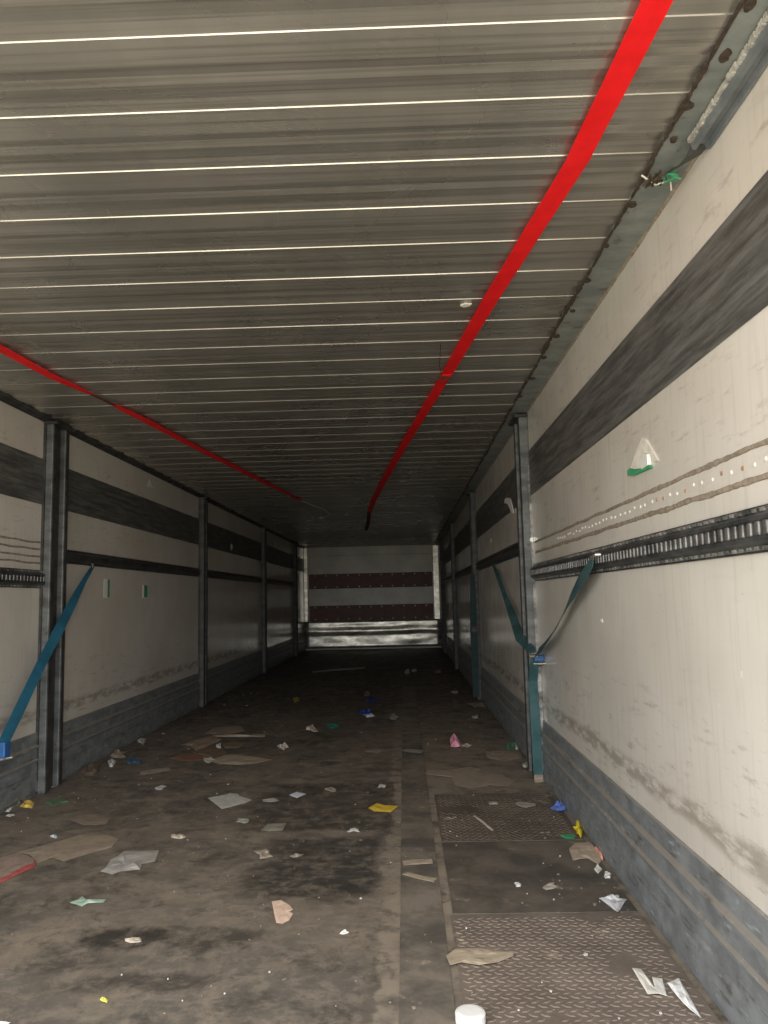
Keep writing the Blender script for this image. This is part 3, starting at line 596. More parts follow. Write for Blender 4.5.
# ------------------------------------------------------------------ litter on the floor
DEBRIS = [
    ('paper_sheet', 'paper', 'largest off-white paper sheet lying flat on the dark floor left of centre', (0.62, 0.62, 0.57), 0.003, [(0.87, 3.656), (0.948, 3.724), (0.953, 3.742), (0.995, 3.72), (1.008, 3.683), (1.084, 3.606), (1.062, 3.556), (0.981, 3.462), (0.951, 3.513)]),
    ('yellow_card', 'card', 'bright yellow card lying on the dark floor near the centre', (0.85, 0.6, 0.06), 0.006, [(1.619, 3.438), (1.655, 3.517), (1.687, 3.482), (1.748, 3.462), (1.719, 3.369), (1.646, 3.389)]),
    ('note_slip', 'paper', 'small bluish-white slip between the large paper sheet and the yellow card', (0.8, 0.84, 0.92), 0.004, [(1.241, 3.685), (1.27, 3.739), (1.318, 3.698), (1.286, 3.628)]),
    ('plastic_sheet', 'plastic sheet', 'crumpled grey translucent plastic sheet on the left of the floor, below the brown cardboard', (0.42, 0.4, 0.37), 0.012, [(0.745, 2.702), (0.75, 2.741), (0.736, 2.824), (0.749, 2.855), (0.751, 2.91), (0.878, 2.915), (0.902, 2.795), (0.866, 2.766), (0.876, 2.716), (0.814, 2.699), (0.797, 2.671)]),
    ('paper_disc', 'paper scrap', 'pale pink rounded piece of card with a notch, alone on the near floor', (0.86, 0.64, 0.5), 0.004, [(1.377, 2.418), (1.403, 2.425), (1.432, 2.393), (1.449, 2.356), (1.44, 2.341), (1.454, 2.327), (1.449, 2.278), (1.433, 2.258), (1.415, 2.266), (1.397, 2.336)]),
    ('plastic_scrap', 'plastic scrap', 'pale green flattened plastic scrap on the near left floor', (0.42, 0.58, 0.46), 0.008, [(0.759, 2.433), (0.774, 2.456), (0.776, 2.48), (0.802, 2.447), (0.827, 2.454), (0.862, 2.453), (0.865, 2.429), (0.818, 2.423), (0.809, 2.401), (0.784, 2.417)]),
    ('cardboard_sheet', 'cardboard', 'large flattened brown cardboard sheet beside the red-edged paper', (0.36, 0.29, 0.22), 0.006, [(0.352, 2.918), (0.435, 3.019), (0.502, 3.115), (0.615, 3.109), (0.679, 3.055), (0.688, 2.959), (0.632, 2.893), (0.574, 2.81), (0.51, 2.855), (0.489, 2.793), (0.412, 2.893)]),
    ('red_edged_paper', 'paper', 'crumpled grey paper with a red edge at the left border of the floor', (0.36, 0.27, 0.22), 0.008, [(0.334, 2.739), (0.324, 2.864), (0.363, 2.917), (0.454, 2.837), (0.47, 2.804), (0.443, 2.677), (0.421, 2.604)]),
    ('red_strip', 'plastic strip', 'dull red strip along the edge of the crumpled grey paper on the left', (0.48, 0.11, 0.1), 0.006, [(0.429, 2.613), (0.445, 2.686), (0.458, 2.784), (0.48, 2.804), (0.495, 2.752), (0.466, 2.657), (0.454, 2.603)]),
    ('cardboard_patch', 'cardboard', 'rounded dark brown cardboard patch on the floor in front of the left post', (0.27, 0.215, 0.16), 0.004, [(0.37, 3.329), (0.383, 3.42), (0.463, 3.415), (0.537, 3.334), (0.549, 3.261), (0.461, 3.252)]),
    ('yellow_wrapper', 'wrapper', 'small yellow wrapper on the floor by the left wall', (0.8, 0.55, 0.12), 0.02, [(0.092, 3.593), (0.114, 3.526), (0.088, 3.543), (0.065, 3.54), (0.04, 3.562), (0.038, 3.602), (0.014, 3.654), (0.035, 3.651), (0.06, 3.635)]),
    ('white_scrap', 'paper scrap', 'white crumpled scrap at the foot of the left wall beside the yellow wrapper', (0.75, 0.73, 0.68), 0.015, [(0.027, 3.512), (0.029, 3.501), (0.04, 3.47), (0.021, 3.472), (-0.006, 3.497), (-0.011, 3.522), (-0.009, 3.536), (-0.012, 3.563), (0.016, 3.538)]),
    ('white_scrap', 'paper scrap', 'thin white strip in front of the crumpled scrap at the far left of the floor', (0.8, 0.8, 0.76), 0.004, [(0.091, 3.418), (0.082, 3.408), (0.085, 3.393), (0.065, 3.405), (0.055, 3.408), (0.052, 3.423), (0.052, 3.435), (0.068, 3.44), (0.078, 3.435)]),
    ('grey_wad', 'paper wad', 'grey crumpled wad against the left kick plate beside the yellow wrapper', (0.34, 0.33, 0.3), 0.03, [(-0.029, 3.642), (-0.013, 3.61), (0.004, 3.548), (-0.024, 3.574), (-0.065, 3.619), (-0.077, 3.662), (-0.072, 3.681), (-0.076, 3.726), (-0.034, 3.678)]),
    ('green_scrap', 'plastic scrap', 'dark green scrap on the floor in front of the left double post', (0.13, 0.22, 0.13), 0.008, [(0.235, 3.632), (0.21, 3.607), (0.207, 3.563), (0.178, 3.562), (0.131, 3.615), (0.119, 3.655), (0.149, 3.66), (0.164, 3.695), (0.213, 3.669)]),
    ('pink_wad', 'paper wad', 'pink and white crumpled wad at the foot of the left double post', (0.8, 0.56, 0.5), 0.02, [(0.039, 3.967), (0.024, 3.963), (0.029, 3.936), (0.014, 3.915), (-0.014, 3.955), (-0.031, 4.004), (-0.025, 4.029), (-0.03, 4.056), (0.009, 4.024)]),
    ('paper_scrap', 'paper scrap', 'white torn slip on the floor right of the left double post', (0.72, 0.69, 0.63), 0.006, [(0.596, 3.86), (0.602, 3.836), (0.595, 3.828), (0.573, 3.836), (0.561, 3.851), (0.553, 3.874), (0.563, 3.889), (0.569, 3.922), (0.604, 3.899)]),
    ('cardboard_strip', 'cardboard', 'long tan cardboard strip lying crosswise on the floor behind the white torn slip', (0.36, 0.3, 0.24), 0.006, [(0.356, 4.234), (0.415, 4.303), (0.486, 4.322), (0.513, 4.27), (0.428, 4.181), (0.387, 4.161)]),
    ('blue_wrapper', 'wrapper', 'dark blue wrapper lying by the left kick plate beyond the double post', (0.06, 0.13, 0.22), 0.02, [(0.265, 4.537), (0.289, 4.456), (0.247, 4.465), (0.218, 4.437), (0.193, 4.473), (0.182, 4.553), (0.185, 4.592), (0.189, 4.618), (0.219, 4.57)]),
    ('white_ball', 'paper wad', 'white crumpled ball beside the dark blue wrapper on the left', (0.72, 0.7, 0.66), 0.03, [(0.129, 4.5), (0.147, 4.421), (0.156, 4.373), (0.138, 4.373), (0.094, 4.467), (0.068, 4.529), (0.085, 4.538), (0.072, 4.584), (0.108, 4.545)]),
    ('cardboard_flap', 'cardboard', 'tan curled cardboard flap behind the white ball on the left of the floor', (0.33, 0.26, 0.2), 0.03, [(0.085, 4.71), (0.138, 4.628), (0.098, 4.607), (0.058, 4.631), (0.017, 4.679), (-0.009, 4.747), (-0.003, 4.814), (0.036, 4.812), (0.086, 4.781)]),
    ('cardboard_flap', 'cardboard', 'dull brown cardboard leaning at the left kick plate just beyond the double post', (0.2, 0.155, 0.115), 0.04, [(0.104, 4.326), (0.128, 4.228), (0.132, 4.165), (0.086, 4.171), (0.014, 4.271), (-0.048, 4.39), (-0.01, 4.432), (0.003, 4.465), (0.065, 4.433)]),
    ('white_shard', 'plastic shard', 'white upright shard near the left kick plate between two posts', (0.6, 0.56, 0.5), 0.02, [(0.071, 5.162), (0.091, 5.107), (0.105, 5.023), (0.065, 5.096), (0.042, 5.119), (0.013, 5.178), (0.008, 5.236), (0.017, 5.266), (0.054, 5.24)]),
    ('torn_cardboard', 'cardboard', 'tan torn cardboard sheet, nearest piece of the far left heap', (0.44, 0.36, 0.27), 0.01, [(0.659, 4.49), (0.718, 4.654), (0.809, 4.646), (0.957, 4.547), (1.025, 4.485), (0.96, 4.41), (0.868, 4.366), (0.748, 4.402)]),
    ('torn_cardboard', 'cardboard', 'reddish brown torn cardboard at the left end of the heap', (0.26, 0.14, 0.09), 0.01, [(0.412, 4.568), (0.434, 4.71), (0.558, 4.699), (0.633, 4.548), (0.561, 4.472)]),
    ('torn_cardboard', 'cardboard', 'brown creased cardboard in the middle of the left heap', (0.33, 0.25, 0.185), 0.02, [(0.356, 5.004), (0.423, 5.208), (0.484, 5.314), (0.582, 5.155), (0.55, 4.918), (0.508, 4.795), (0.425, 4.964)]),
    ('torn_cardboard', 'cardboard', 'flat brown cardboard at the back of the left heap behind the pale stick', (0.34, 0.27, 0.2), 0.012, [(0.407, 5.4), (0.409, 5.647), (0.582, 5.714), (0.665, 5.492), (0.579, 5.342)]),
    ('torn_cardboard', 'cardboard', 'dim brown cardboard at the right of the left heap, before the stick', (0.23, 0.18, 0.13), 0.01, [(0.624, 4.977), (0.666, 5.075), (0.772, 5.03), (0.762, 4.865), (0.675, 4.842)]),
    ('torn_cardboard', 'cardboard', 'mid brown cardboard under the centre of the left heap', (0.21, 0.15, 0.105), 0.008, [(0.5, 4.734), (0.522, 4.954), (0.648, 4.876), (0.722, 4.713), (0.679, 4.572), (0.618, 4.606)]),
    ('pale_scrap', 'paper scrap', 'pale scrap on the reddish cardboard of the left heap', (0.62, 0.6, 0.54), 0.012, [(0.703, 4.508), (0.684, 4.478), (0.685, 4.429), (0.666, 4.436), (0.639, 4.483), (0.609, 4.571), (0.642, 4.562), (0.65, 4.606), (0.673, 4.546)]),
    ('paper_scrap', 'paper scrap', 'tiny white piece on the brown cardboard in the middle of the left heap', (0.7, 0.7, 0.65), 0.02, [(0.625, 4.942), (0.647, 4.862), (0.64, 4.842), (0.618, 4.878), (0.604, 4.904), (0.585, 4.984), (0.596, 4.992), (0.595, 5.038), (0.609, 5.019)]),
    ('wood_stick', 'stick', 'thin pale stick lying across the left heap of cardboard', (0.52, 0.45, 0.35), 0.008, [(0.47, 5.342), (0.671, 5.294), (0.811, 5.271), (0.835, 5.322), (0.851, 5.237), (0.682, 5.243), (0.483, 5.291)]),
    ('crumpled_paper', 'paper wad', 'cream crumpled paper near the middle of the dark floor, left of the teal scrap', (0.66, 0.55, 0.46), 0.03, [(1.162, 5.504), (1.183, 5.399), (1.152, 5.4), (1.127, 5.463), (1.093, 5.482), (1.083, 5.568), (1.091, 5.641), (1.125, 5.654), (1.145, 5.559)]),
    ('teal_scrap', 'plastic scrap', 'teal plastic scrap in the dark middle of the floor', (0.04, 0.28, 0.22), 0.02, [(1.321, 5.622), (1.299, 5.56), (1.287, 5.511), (1.258, 5.517), (1.234, 5.584), (1.216, 5.681), (1.244, 5.746), (1.265, 5.71), (1.291, 5.719)]),
    ('paper_wad', 'paper wad', 'cream wad of paper in front of the teal scrap and the cream crumple', (0.66, 0.6, 0.52), 0.03, [(1.068, 4.837), (1.052, 4.815), (1.054, 4.755), (1.033, 4.796), (1.022, 4.818), (0.986, 4.897), (1.006, 4.92), (1.03, 4.911), (1.046, 4.907)]),
    ('yellow_speck', 'wrapper', 'small dull yellow wrapper far down the left of the floor', (0.45, 0.38, 0.06), 0.03, [(0.824, 7.138), (0.838, 6.987), (0.823, 6.965), (0.814, 6.914), (0.774, 7.082), (0.753, 7.251), (0.776, 7.202), (0.776, 7.31), (0.797, 7.265)]),
    ('blue_bag', 'plastic bag', 'blue plastic bag with a white end lying far down the centre of the floor', (0.04, 0.08, 0.42), 0.03, [(1.52, 6.212), (1.506, 6.16), (1.489, 6.097), (1.463, 6.112), (1.406, 6.213), (1.414, 6.293), (1.461, 6.315), (1.489, 6.401), (1.51, 6.293)]),
    ('white_scrap', 'paper scrap', 'whitish scrap lying against the near blue plastic bag', (0.62, 0.66, 0.74), 0.02, [(1.554, 6.055), (1.544, 6.018), (1.51, 6.002), (1.483, 5.993), (1.481, 6.07), (1.459, 6.112), (1.491, 6.136), (1.515, 6.17), (1.531, 6.131)]),
    ('blue_bag', 'plastic bag', 'dark blue plastic bag just behind the blue bag with a white end', (0.04, 0.05, 0.3), 0.03, [(1.559, 6.95), (1.537, 6.879), (1.493, 6.825), (1.452, 6.853), (1.438, 6.962), (1.439, 7.011), (1.456, 7.066), (1.481, 7.145), (1.502, 7.047)]),
    ('brown_wad', 'paper wad', 'dull brown wad behind the two blue bags', (0.26, 0.2, 0.16), 0.04, [(1.462, 7.419), (1.454, 7.289), (1.441, 7.293), (1.409, 7.263), (1.406, 7.401), (1.395, 7.489), (1.404, 7.595), (1.428, 7.567), (1.438, 7.475)]),
    ('grey_scrap', 'paper scrap', 'grey pinkish square scrap right of the blue bags', (0.42, 0.38, 0.35), 0.02, [(1.733, 5.974), (1.72, 5.895), (1.707, 5.849), (1.671, 5.878), (1.665, 5.949), (1.68, 6.038), (1.675, 6.139), (1.702, 6.164), (1.708, 6.033)]),
    ('pink_wrapper', 'wrapper', 'bright pink folded paper wrapper standing on the floor right of centre', (0.95, 0.42, 0.55), 0.06, [(2.057, 4.77), (2.06, 4.932), (2.088, 5.068), (2.114, 4.995), (2.127, 4.827), (2.108, 4.734)]),
    ('white_twist', 'paper scrap', 'pale twisted tail beside the pink wrapper', (0.55, 0.52, 0.44), 0.015, [(2.187, 4.789), (2.165, 4.763), (2.147, 4.737), (2.135, 4.768), (2.114, 4.768), (2.114, 4.81), (2.132, 4.857), (2.157, 4.823), (2.185, 4.823)]),
    ('cardboard_patch', 'cardboard', 'large tan torn cardboard patch on the floor left of the right near post', (0.38, 0.31, 0.24), 0.004, [(1.881, 4.065), (1.899, 4.156), (2.003, 4.148), (2.123, 4.21), (2.176, 4.157), (2.151, 4.066), (2.257, 4.013), (2.318, 3.88), (2.266, 3.783), (2.184, 3.809), (2.084, 3.757), (2.018, 3.821), (2.014, 3.988)]),
    ('cardboard_strip', 'cardboard', 'tan cardboard strip beyond the large torn patch near the right wall', (0.38, 0.31, 0.24), 0.006, [(2.249, 4.6), (2.332, 4.621), (2.438, 4.553), (2.428, 4.414), (2.325, 4.344), (2.236, 4.431)]),
    ('green_wrapper', 'wrapper', 'green and white wrapper against the right kick plate beyond the near post', (0.1, 0.3, 0.18), 0.02, [(2.45, 4.758), (2.422, 4.703), (2.391, 4.649), (2.377, 4.648), (2.387, 4.734), (2.389, 4.778), (2.394, 4.83), (2.427, 4.857), (2.449, 4.832)]),
    ('white_wad', 'paper wad', 'white curled scrap touching the green wrapper at the right kick plate', (0.62, 0.66, 0.6), 0.03, [(2.469, 4.735), (2.461, 4.676), (2.439, 4.637), (2.426, 4.653), (2.439, 4.733), (2.441, 4.762), (2.451, 4.835), (2.468, 4.828), (2.473, 4.818)]),
    ('white_scrap', 'paper scrap', 'small white scrap beside the foot of the right near post', (0.55, 0.55, 0.48), 0.02, [(2.445, 4.23), (2.435, 4.178), (2.418, 4.17), (2.41, 4.166), (2.398, 4.188), (2.402, 4.25), (2.418, 4.28), (2.449, 4.316), (2.457, 4.285)]),
    ('blue_wrapper', 'wrapper', 'crumpled blue and white wrapper at the right kick plate in front of the near post', (0.13, 0.22, 0.62), 0.03, [(2.384, 3.358), (2.415, 3.387), (2.443, 3.401), (2.469, 3.448), (2.472, 3.4), (2.447, 3.339), (2.408, 3.311)]),
    ('silver_wrapper', 'wrapper', 'silvery white end of crumpled wrapper touching the blue one at the right kick plate', (0.62, 0.66, 0.78), 0.03, [(2.469, 3.411), (2.466, 3.38), (2.448, 3.351), (2.441, 3.371), (2.444, 3.401), (2.455, 3.43), (2.464, 3.446), (2.476, 3.463), (2.474, 3.442)]),
    ('yellow_box', 'wrapper', 'small bright yellow crushed box at the right kick plate', (0.92, 0.72, 0.03), 0.045, [(2.465, 3.059), (2.447, 3.032), (2.425, 2.973), (2.422, 3.018), (2.427, 3.053), (2.425, 3.102), (2.439, 3.1), (2.466, 3.148), (2.456, 3.083)]),
    ('green_strip', 'plastic scrap', 'bright green flat strip left of the small yellow box', (0.05, 0.38, 0.16), 0.006, [(2.408, 2.977), (2.394, 2.95), (2.379, 2.955), (2.363, 2.953), (2.36, 2.965), (2.353, 2.989), (2.368, 2.993), (2.389, 3.006), (2.406, 2.994)]),
    ('pink_ball', 'paper wad', 'small salmon pink ball on the torn tan cardboard by the right wall', (0.92, 0.42, 0.34), 0.035, [(2.47, 2.786), (2.457, 2.766), (2.442, 2.723), (2.441, 2.746), (2.443, 2.766), (2.445, 2.807), (2.466, 2.85), (2.477, 2.842), (2.479, 2.817)]),
    ('torn_cardboard', 'cardboard', 'torn tan cardboard by the right kick plate under the pink ball', (0.5, 0.41, 0.31), 0.01, [(2.354, 2.843), (2.389, 2.908), (2.445, 2.917), (2.48, 2.87), (2.451, 2.744), (2.417, 2.687), (2.398, 2.747), (2.343, 2.729)]),
    ('white_scrap', 'paper scrap', 'white scrap in front of the torn tan cardboard by the right wall', (0.72, 0.72, 0.68), 0.012, [(2.418, 2.639), (2.406, 2.619), (2.395, 2.6), (2.393, 2.617), (2.393, 2.63), (2.393, 2.642), (2.401, 2.657), (2.415, 2.683), (2.416, 2.655)]),
    ('white_scrap', 'paper scrap', 'smaller white scrap just right of another in front of the salmon pink ball', (0.72, 0.72, 0.68), 0.012, [(2.431, 2.584), (2.423, 2.558), (2.415, 2.56), (2.407, 2.555), (2.408, 2.577), (2.412, 2.583), (2.421, 2.614), (2.432, 2.612), (2.434, 2.593)]),
    ('foil_wrapper', 'wrapper', 'crumpled silvery foil wrapper on the smooth floor plate near the right wall', (0.62, 0.62, 0.64), 0.02, [(2.348, 2.398), (2.366, 2.389), (2.389, 2.411), (2.401, 2.388), (2.424, 2.38), (2.398, 2.337), (2.373, 2.288), (2.364, 2.338)]),
    ('torn_paper', 'paper scrap', 'narrow torn white paper strip, left of the three white pieces on the tread plate', (0.86, 0.83, 0.74), 0.008, [(2.317, 1.961), (2.336, 1.956), (2.34, 1.857), (2.343, 1.84), (2.315, 1.836)]),
    ('torn_paper', 'paper scrap', 'short torn white paper, middle of the three white pieces on the tread plate', (0.88, 0.87, 0.82), 0.008, [(2.35, 1.917), (2.37, 1.907), (2.355, 1.831), (2.336, 1.844)]),
    ('torn_paper', 'paper scrap', 'long pointed white paper, right of the three white pieces on the tread plate', (0.92, 0.92, 0.9), 0.015, [(2.375, 1.888), (2.408, 1.906), (2.405, 1.852), (2.396, 1.74), (2.383, 1.768), (2.378, 1.826)]),
    ('torn_label', 'label', 'short straight cream paper strip on the floor strip, farther of the pair', (0.44, 0.36, 0.28), 0.003, [(1.767, 2.745), (1.801, 2.764), (1.869, 2.761), (1.871, 2.721), (1.821, 2.713), (1.773, 2.705)]),
    ('torn_label', 'label', 'slanting cream paper strip on the floor strip, nearer of the pair', (0.44, 0.37, 0.26), 0.003, [(1.767, 2.621), (1.786, 2.638), (1.838, 2.6), (1.879, 2.58), (1.868, 2.546), (1.812, 2.583)]),
    ('cardboard_scrap', 'cardboard', 'ragged cream cardboard piece on the near tread plate behind the white lid', (0.46, 0.38, 0.28), 0.006, [(1.878, 2.035), (1.903, 2.073), (1.961, 2.077), (1.995, 2.065), (2.049, 2.052), (2.044, 2.031), (2.003, 2.0), (1.957, 1.986), (1.915, 2.002), (1.885, 1.988)]),
    ('wood_stick', 'stick', 'thin pale stick lying on the farther tread plate', (0.55, 0.48, 0.4), 0.006, [(2.055, 3.267), (2.063, 3.273), (2.117, 3.067), (2.108, 3.055)]),
    ('grey_paper', 'paper scrap', 'greenish grey flat paper below the small bluish-white slip', (0.33, 0.32, 0.26), 0.006, [(1.211, 3.142), (1.224, 3.223), (1.296, 3.233), (1.298, 3.137), (1.249, 3.127)]),
    ('tan_wad', 'paper wad', 'tan crumpled paper below the greenish grey flat paper', (0.44, 0.37, 0.29), 0.015, [(1.292, 2.862), (1.312, 2.82), (1.289, 2.81), (1.269, 2.803), (1.261, 2.844), (1.232, 2.883), (1.251, 2.892), (1.274, 2.914), (1.289, 2.884)]),
    ('tan_scrap', 'paper scrap', 'small tan scrap just right of the tan crumpled paper', (0.38, 0.33, 0.27), 0.006, [(1.413, 2.834), (1.405, 2.827), (1.4, 2.819), (1.385, 2.816), (1.37, 2.828), (1.374, 2.84), (1.387, 2.843), (1.394, 2.848), (1.418, 2.846)]),
    ('white_scrap', 'paper scrap', 'white pointed scrap between the yellow card and the dark stained patch', (0.66, 0.64, 0.58), 0.012, [(1.597, 3.116), (1.602, 3.095), (1.581, 3.103), (1.563, 3.087), (1.552, 3.102), (1.565, 3.122), (1.561, 3.142), (1.579, 3.153), (1.595, 3.137)]),
    ('tan_scrap', 'paper scrap', 'small tan scrap right of the bluish-white slip and left of the yellow card', (0.42, 0.36, 0.28), 0.01, [(1.454, 3.769), (1.454, 3.738), (1.433, 3.729), (1.415, 3.756), (1.399, 3.764), (1.393, 3.801), (1.406, 3.806), (1.427, 3.828), (1.443, 3.791)]),
    ('white_scrap', 'paper scrap', 'little white scrap just behind the yellow card', (0.66, 0.63, 0.58), 0.012, [(1.688, 3.818), (1.682, 3.787), (1.671, 3.795), (1.662, 3.794), (1.652, 3.795), (1.653, 3.839), (1.657, 3.869), (1.668, 3.847), (1.676, 3.841)]),
    ('grey_scrap', 'paper scrap', 'grey torn scrap right of the large off-white paper sheet', (0.44, 0.41, 0.37), 0.006, [(1.21, 3.587), (1.198, 3.568), (1.183, 3.569), (1.161, 3.569), (1.138, 3.583), (1.13, 3.61), (1.156, 3.619), (1.168, 3.633), (1.193, 3.619)]),
    ('green_scrap', 'plastic scrap', 'greenish white scrap in front of the large off-white paper sheet', (0.42, 0.46, 0.37), 0.006, [(1.137, 3.285), (1.137, 3.252), (1.125, 3.239), (1.097, 3.259), (1.086, 3.263), (1.089, 3.283), (1.084, 3.313), (1.11, 3.306), (1.124, 3.307)]),
    ('white_scrap', 'paper scrap', 'bluish white piece on the edge of the large brown cardboard sheet on the left', (0.66, 0.76, 0.78), 0.015, [(0.418, 3.102), (0.429, 3.077), (0.422, 3.074), (0.41, 3.087), (0.396, 3.098), (0.386, 3.111), (0.397, 3.113), (0.398, 3.127), (0.411, 3.112)]),
    ('tan_scrap', 'paper scrap', 'cream folded scrap right of the large brown cardboard sheet', (0.62, 0.54, 0.42), 0.012, [(0.934, 3.069), (0.927, 3.055), (0.918, 3.047), (0.896, 3.053), (0.879, 3.059), (0.869, 3.091), (0.891, 3.09), (0.896, 3.109), (0.919, 3.095)]),
    ('cream_scrap', 'paper scrap', 'cream twisted scrap beside the black stain on the near left floor', (0.6, 0.52, 0.42), 0.012, [(1.068, 2.166), (1.072, 2.155), (1.058, 2.15), (1.045, 2.148), (1.026, 2.161), (1.019, 2.177), (1.038, 2.176), (1.043, 2.183), (1.058, 2.182)]),
    ('white_scrap', 'paper scrap', 'tiny white torn piece right of the pale pink rounded card', (0.82, 0.8, 0.76), 0.008, [(1.624, 2.193), (1.62, 2.189), (1.614, 2.185), (1.607, 2.184), (1.6, 2.189), (1.606, 2.198), (1.606, 2.206), (1.616, 2.208), (1.618, 2.2)]),
    ('yellow_speck', 'wrapper', 'tiny yellow wrapper piece on the near left floor', (0.75, 0.72, 0.12), 0.012, [(1.099, 1.853), (1.1, 1.841), (1.093, 1.845), (1.089, 1.846), (1.082, 1.851), (1.078, 1.857), (1.083, 1.859), (1.086, 1.863), (1.09, 1.856)]),
    ('white_stick', 'stick', 'long thin white strip lying in the dark near the back wall', (0.55, 0.55, 0.5), 0.01, [(0.618, 9.84), (0.882, 10.138), (1.262, 10.324), (1.273, 10.104), (0.902, 9.911), (0.65, 9.676)]),
    ('white_scrap', 'paper scrap', 'white scrap near the back of the floor, left one of a pair', (0.8, 0.78, 0.74), 0.03, [(1.847, 9.503), (1.843, 9.354), (1.812, 9.193), (1.796, 9.314), (1.781, 9.422), (1.794, 9.579), (1.796, 9.76), (1.822, 9.889), (1.84, 9.817)]),
    ('white_scrap', 'paper scrap', 'white scrap near the back of the floor, closer to the faint pink scrap', (0.8, 0.78, 0.74), 0.03, [(1.938, 9.628), (1.909, 9.537), (1.901, 9.463), (1.89, 9.531), (1.869, 9.595), (1.87, 9.774), (1.893, 9.779), (1.912, 9.88), (1.925, 9.868)]),
    ('pink_scrap', 'paper scrap', 'faint pink scrap in the dark near the right side at the back', (0.7, 0.25, 0.32), 0.03, [(2.222, 9.515), (2.22, 9.337), (2.193, 9.323), (2.159, 9.278), (2.139, 9.454), (2.168, 9.578), (2.183, 9.715), (2.202, 9.677), (2.233, 9.72)]),
    ('white_scrap', 'paper scrap', 'thin white scrap in the dark left of the second right post', (0.6, 0.6, 0.55), 0.012, [(2.283, 7.445), (2.28, 7.38), (2.249, 7.332), (2.234, 7.372), (2.223, 7.431), (2.223, 7.508), (2.246, 7.505), (2.271, 7.526), (2.296, 7.514)]),
    ('brown_cardboard', 'cardboard', 'thin tan scrap of cardboard by the right wall below the second post', (0.35, 0.3, 0.22), 0.012, [(2.483, 6.542), (2.439, 6.4), (2.389, 6.46), (2.342, 6.39), (2.336, 6.557), (2.304, 6.661), (2.367, 6.686), (2.447, 6.757), (2.443, 6.638)]),
    ('white_scrap', 'paper scrap', 'whitish scrap in front of the thin tan cardboard by the second right post', (0.55, 0.53, 0.47), 0.015, [(2.33, 5.908), (2.32, 5.818), (2.309, 5.848), (2.29, 5.822), (2.278, 5.878), (2.285, 5.952), (2.309, 5.956), (2.335, 6.023), (2.335, 5.948)]),
    ('tan_scrap', 'paper scrap', 'dim tan flat scrap on the floor strip left of the pink wrapper', (0.32, 0.28, 0.23), 0.005, [(1.894, 4.648), (1.872, 4.591), (1.831, 4.607), (1.805, 4.616), (1.781, 4.636), (1.757, 4.674), (1.791, 4.715), (1.821, 4.705), (1.86, 4.688)]),
    ('tan_scrap', 'paper scrap', 'dim tan flat scrap left of the floor strip, level with the pink wrapper', (0.3, 0.26, 0.21), 0.005, [(1.639, 4.687), (1.643, 4.661), (1.622, 4.635), (1.583, 4.65), (1.544, 4.681), (1.563, 4.708), (1.589, 4.722), (1.627, 4.752), (1.634, 4.718)]),
    ('cream_patch', 'paper scrap', 'flat cream scrap at the back of the farther tread plate', (0.46, 0.4, 0.33), 0.006, [(2.175, 3.453), (2.178, 3.439), (2.161, 3.436), (2.151, 3.436), (2.14, 3.441), (2.139, 3.46), (2.143, 3.481), (2.174, 3.485), (2.182, 3.465)]),
    ('cream_patch', 'paper scrap', 'wide flat cream scrap toward the right of the farther tread plate', (0.42, 0.37, 0.32), 0.006, [(2.335, 3.435), (2.333, 3.402), (2.285, 3.375), (2.266, 3.394), (2.256, 3.416), (2.251, 3.446), (2.27, 3.473), (2.298, 3.462), (2.317, 3.453)]),
    ('cream_patch', 'paper scrap', 'small cream chip on the smooth floor plate between the tread plates', (0.5, 0.45, 0.38), 0.006, [(2.242, 2.495), (2.238, 2.484), (2.225, 2.474), (2.205, 2.468), (2.197, 2.485), (2.207, 2.503), (2.222, 2.522), (2.243, 2.532), (2.237, 2.507)]),
    ('white_scrap', 'paper scrap', 'small round white chip on the smooth floor plate between the tread plates', (0.66, 0.64, 0.6), 0.008, [(2.137, 2.516), (2.133, 2.5), (2.127, 2.497), (2.118, 2.496), (2.121, 2.512), (2.117, 2.527), (2.121, 2.532), (2.131, 2.528), (2.137, 2.525)]),
    ('white_scrap', 'paper scrap', 'whitish card corner at the bottom left edge of the floor', (0.78, 0.78, 0.78), 0.01, [(0.919, 1.753), (0.923, 1.746), (0.914, 1.738), (0.901, 1.741), (0.879, 1.751), (0.871, 1.759), (0.881, 1.771), (0.9, 1.766), (0.921, 1.761)]),
]

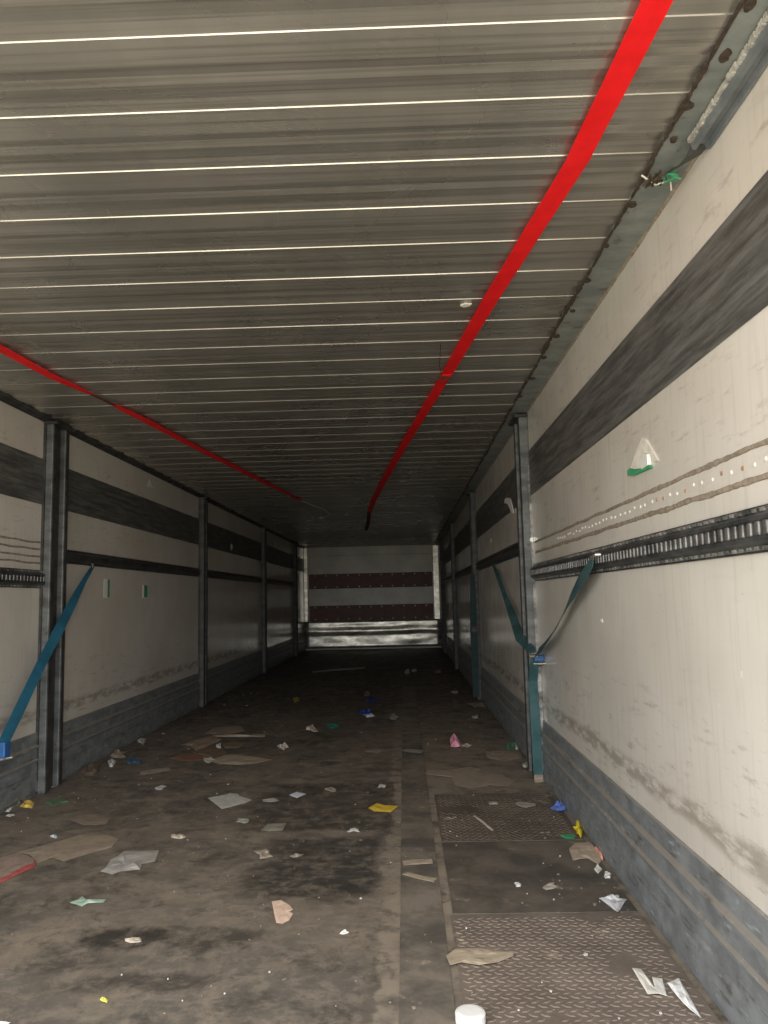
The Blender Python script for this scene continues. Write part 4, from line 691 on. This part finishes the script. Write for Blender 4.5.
mats = {}
def litter_mat(c_):
    if c_ not in mats:
        k = NT('litter_%s' % ('paper' if sum(c_) > 1.5 else 'scrap'), 0.65)
        k.col(k.mix(k.ramp(k.noise(freq=26, detail=6, rough=.7), 0.42, 0.70), c_, tuple(q * .75 for q in c_))); mats[c_] = k.m
    return mats[c_]
def litter(name, cat, label, colr, h, poly, seed):
    cx = sum(p[0] for p in poly) / len(poly); cy = sum(p[1] for p in poly) / len(poly)
    z0 = 0.0005
    if 1.74 < cx < 2.44 and cy < 3.66: z0 = 0.0072 if (cx > 1.9 and not 2.3 < cy < 2.95) else 0.004
    elif 1.74 < cx < 1.91 and cy < 8: z0 = 0.0032
    pts = []                                       # denser outline
    for i, p in enumerate(poly):
        q = poly[(i + 1) % len(poly)]
        for t in (0.0, 0.5): pts.append((p[0] + (q[0] - p[0]) * t, p[1] + (q[1] - p[1]) * t))
    lim_r, lim_l = W - 0.015, 0.015
    size = max(max(abs(p[0] - cx), abs(p[1] - cy)) for p in pts)
    b = MB(); rings = []
    for j, sc in enumerate((1.0, 0.78, 0.52, 0.26)):
        ring = []
        for i, p in enumerate(pts):
            x, y = cx + (p[0] - cx) * sc, cy + (p[1] - cy) * sc
            n_ = noise.noise(Vector((x * 34 / (1 + 8 * (size > .12)), y * 22 / (1 + 3 * (size > .12)), seed * 1.7 + i * .35))) * .5 + .5
            z = z0 + .0008 + h * (1 - sc ** 6) * (0.05 + 0.95 * n_ ** 2) * 1.2 * (0.45 if j == 3 else 1)
            if j == 0: z = z0 + .0008 + h * 0.18 * max(0, noise.noise(Vector((x * 20, y * 20, seed + 5.)))) * 2
            ring.append(b.bm.verts.new((min(max(x, lim_l), lim_r), y, z)))
        rings.append(ring)
    for a, c_ in zip(rings, rings[1:]):
        for i in range(len(pts)): b.bm.faces.new((a[i], a[(i + 1) % len(pts)], c_[(i + 1) % len(pts)], c_[i]))
    b.bm.faces.new(rings[-1])
    o = b.build(name, litter_mat(tuple(colr)))
    for f in o.data.polygons: f.use_smooth = False
    m_ = o.modifiers.new('thickness', 'SOLIDIFY'); m_.thickness = 0.0008; m_.offset = 1
    tag(o, label, cat)
    return o
for i, (n_, cat, lab, cc, h, poly) in enumerate(DEBRIS): litter(n_, cat, lab, cc, h, poly, i)

# uncountable grit and tiny flakes
rr = random.Random(12); b = MB(); b2 = MB()
for i in range(900):
    x = rr.uniform(.05, 2.40); y = 1.2 + 6.5 * rr.random() ** 1.3
    if rr.random() < .35: x = rr.choice((rr.uniform(.04, .35), rr.uniform(2.2, 2.42)))
    r = rr.uniform(.0010, .0030) * (1 + (rr.random() < .08) * 1.3); z = .0042 if x > 1.74 else .0006
    n_ = rr.randint(4, 6); a0 = rr.random() * 6
    (b if rr.random() < .2 else b2).prism([(x + r * rr.uniform(.6, 1.4) * math.cos(a0 + t * 6.283 / n_), y + r * 1.3 * rr.uniform(.6, 1.4) * math.sin(a0 + t * 6.283 / n_)) for t in range(n_)], z, z + rr.uniform(.001, .003))
tag(b.build('pale_crumbs', M_paper), 'tiny pale crumbs and flakes scattered over the whole floor', 'crumbs', kind='stuff')
tag(b2.build('tan_crumbs', M_bead), 'tiny tan and brown crumbs scattered over the whole floor', 'crumbs', kind='stuff')
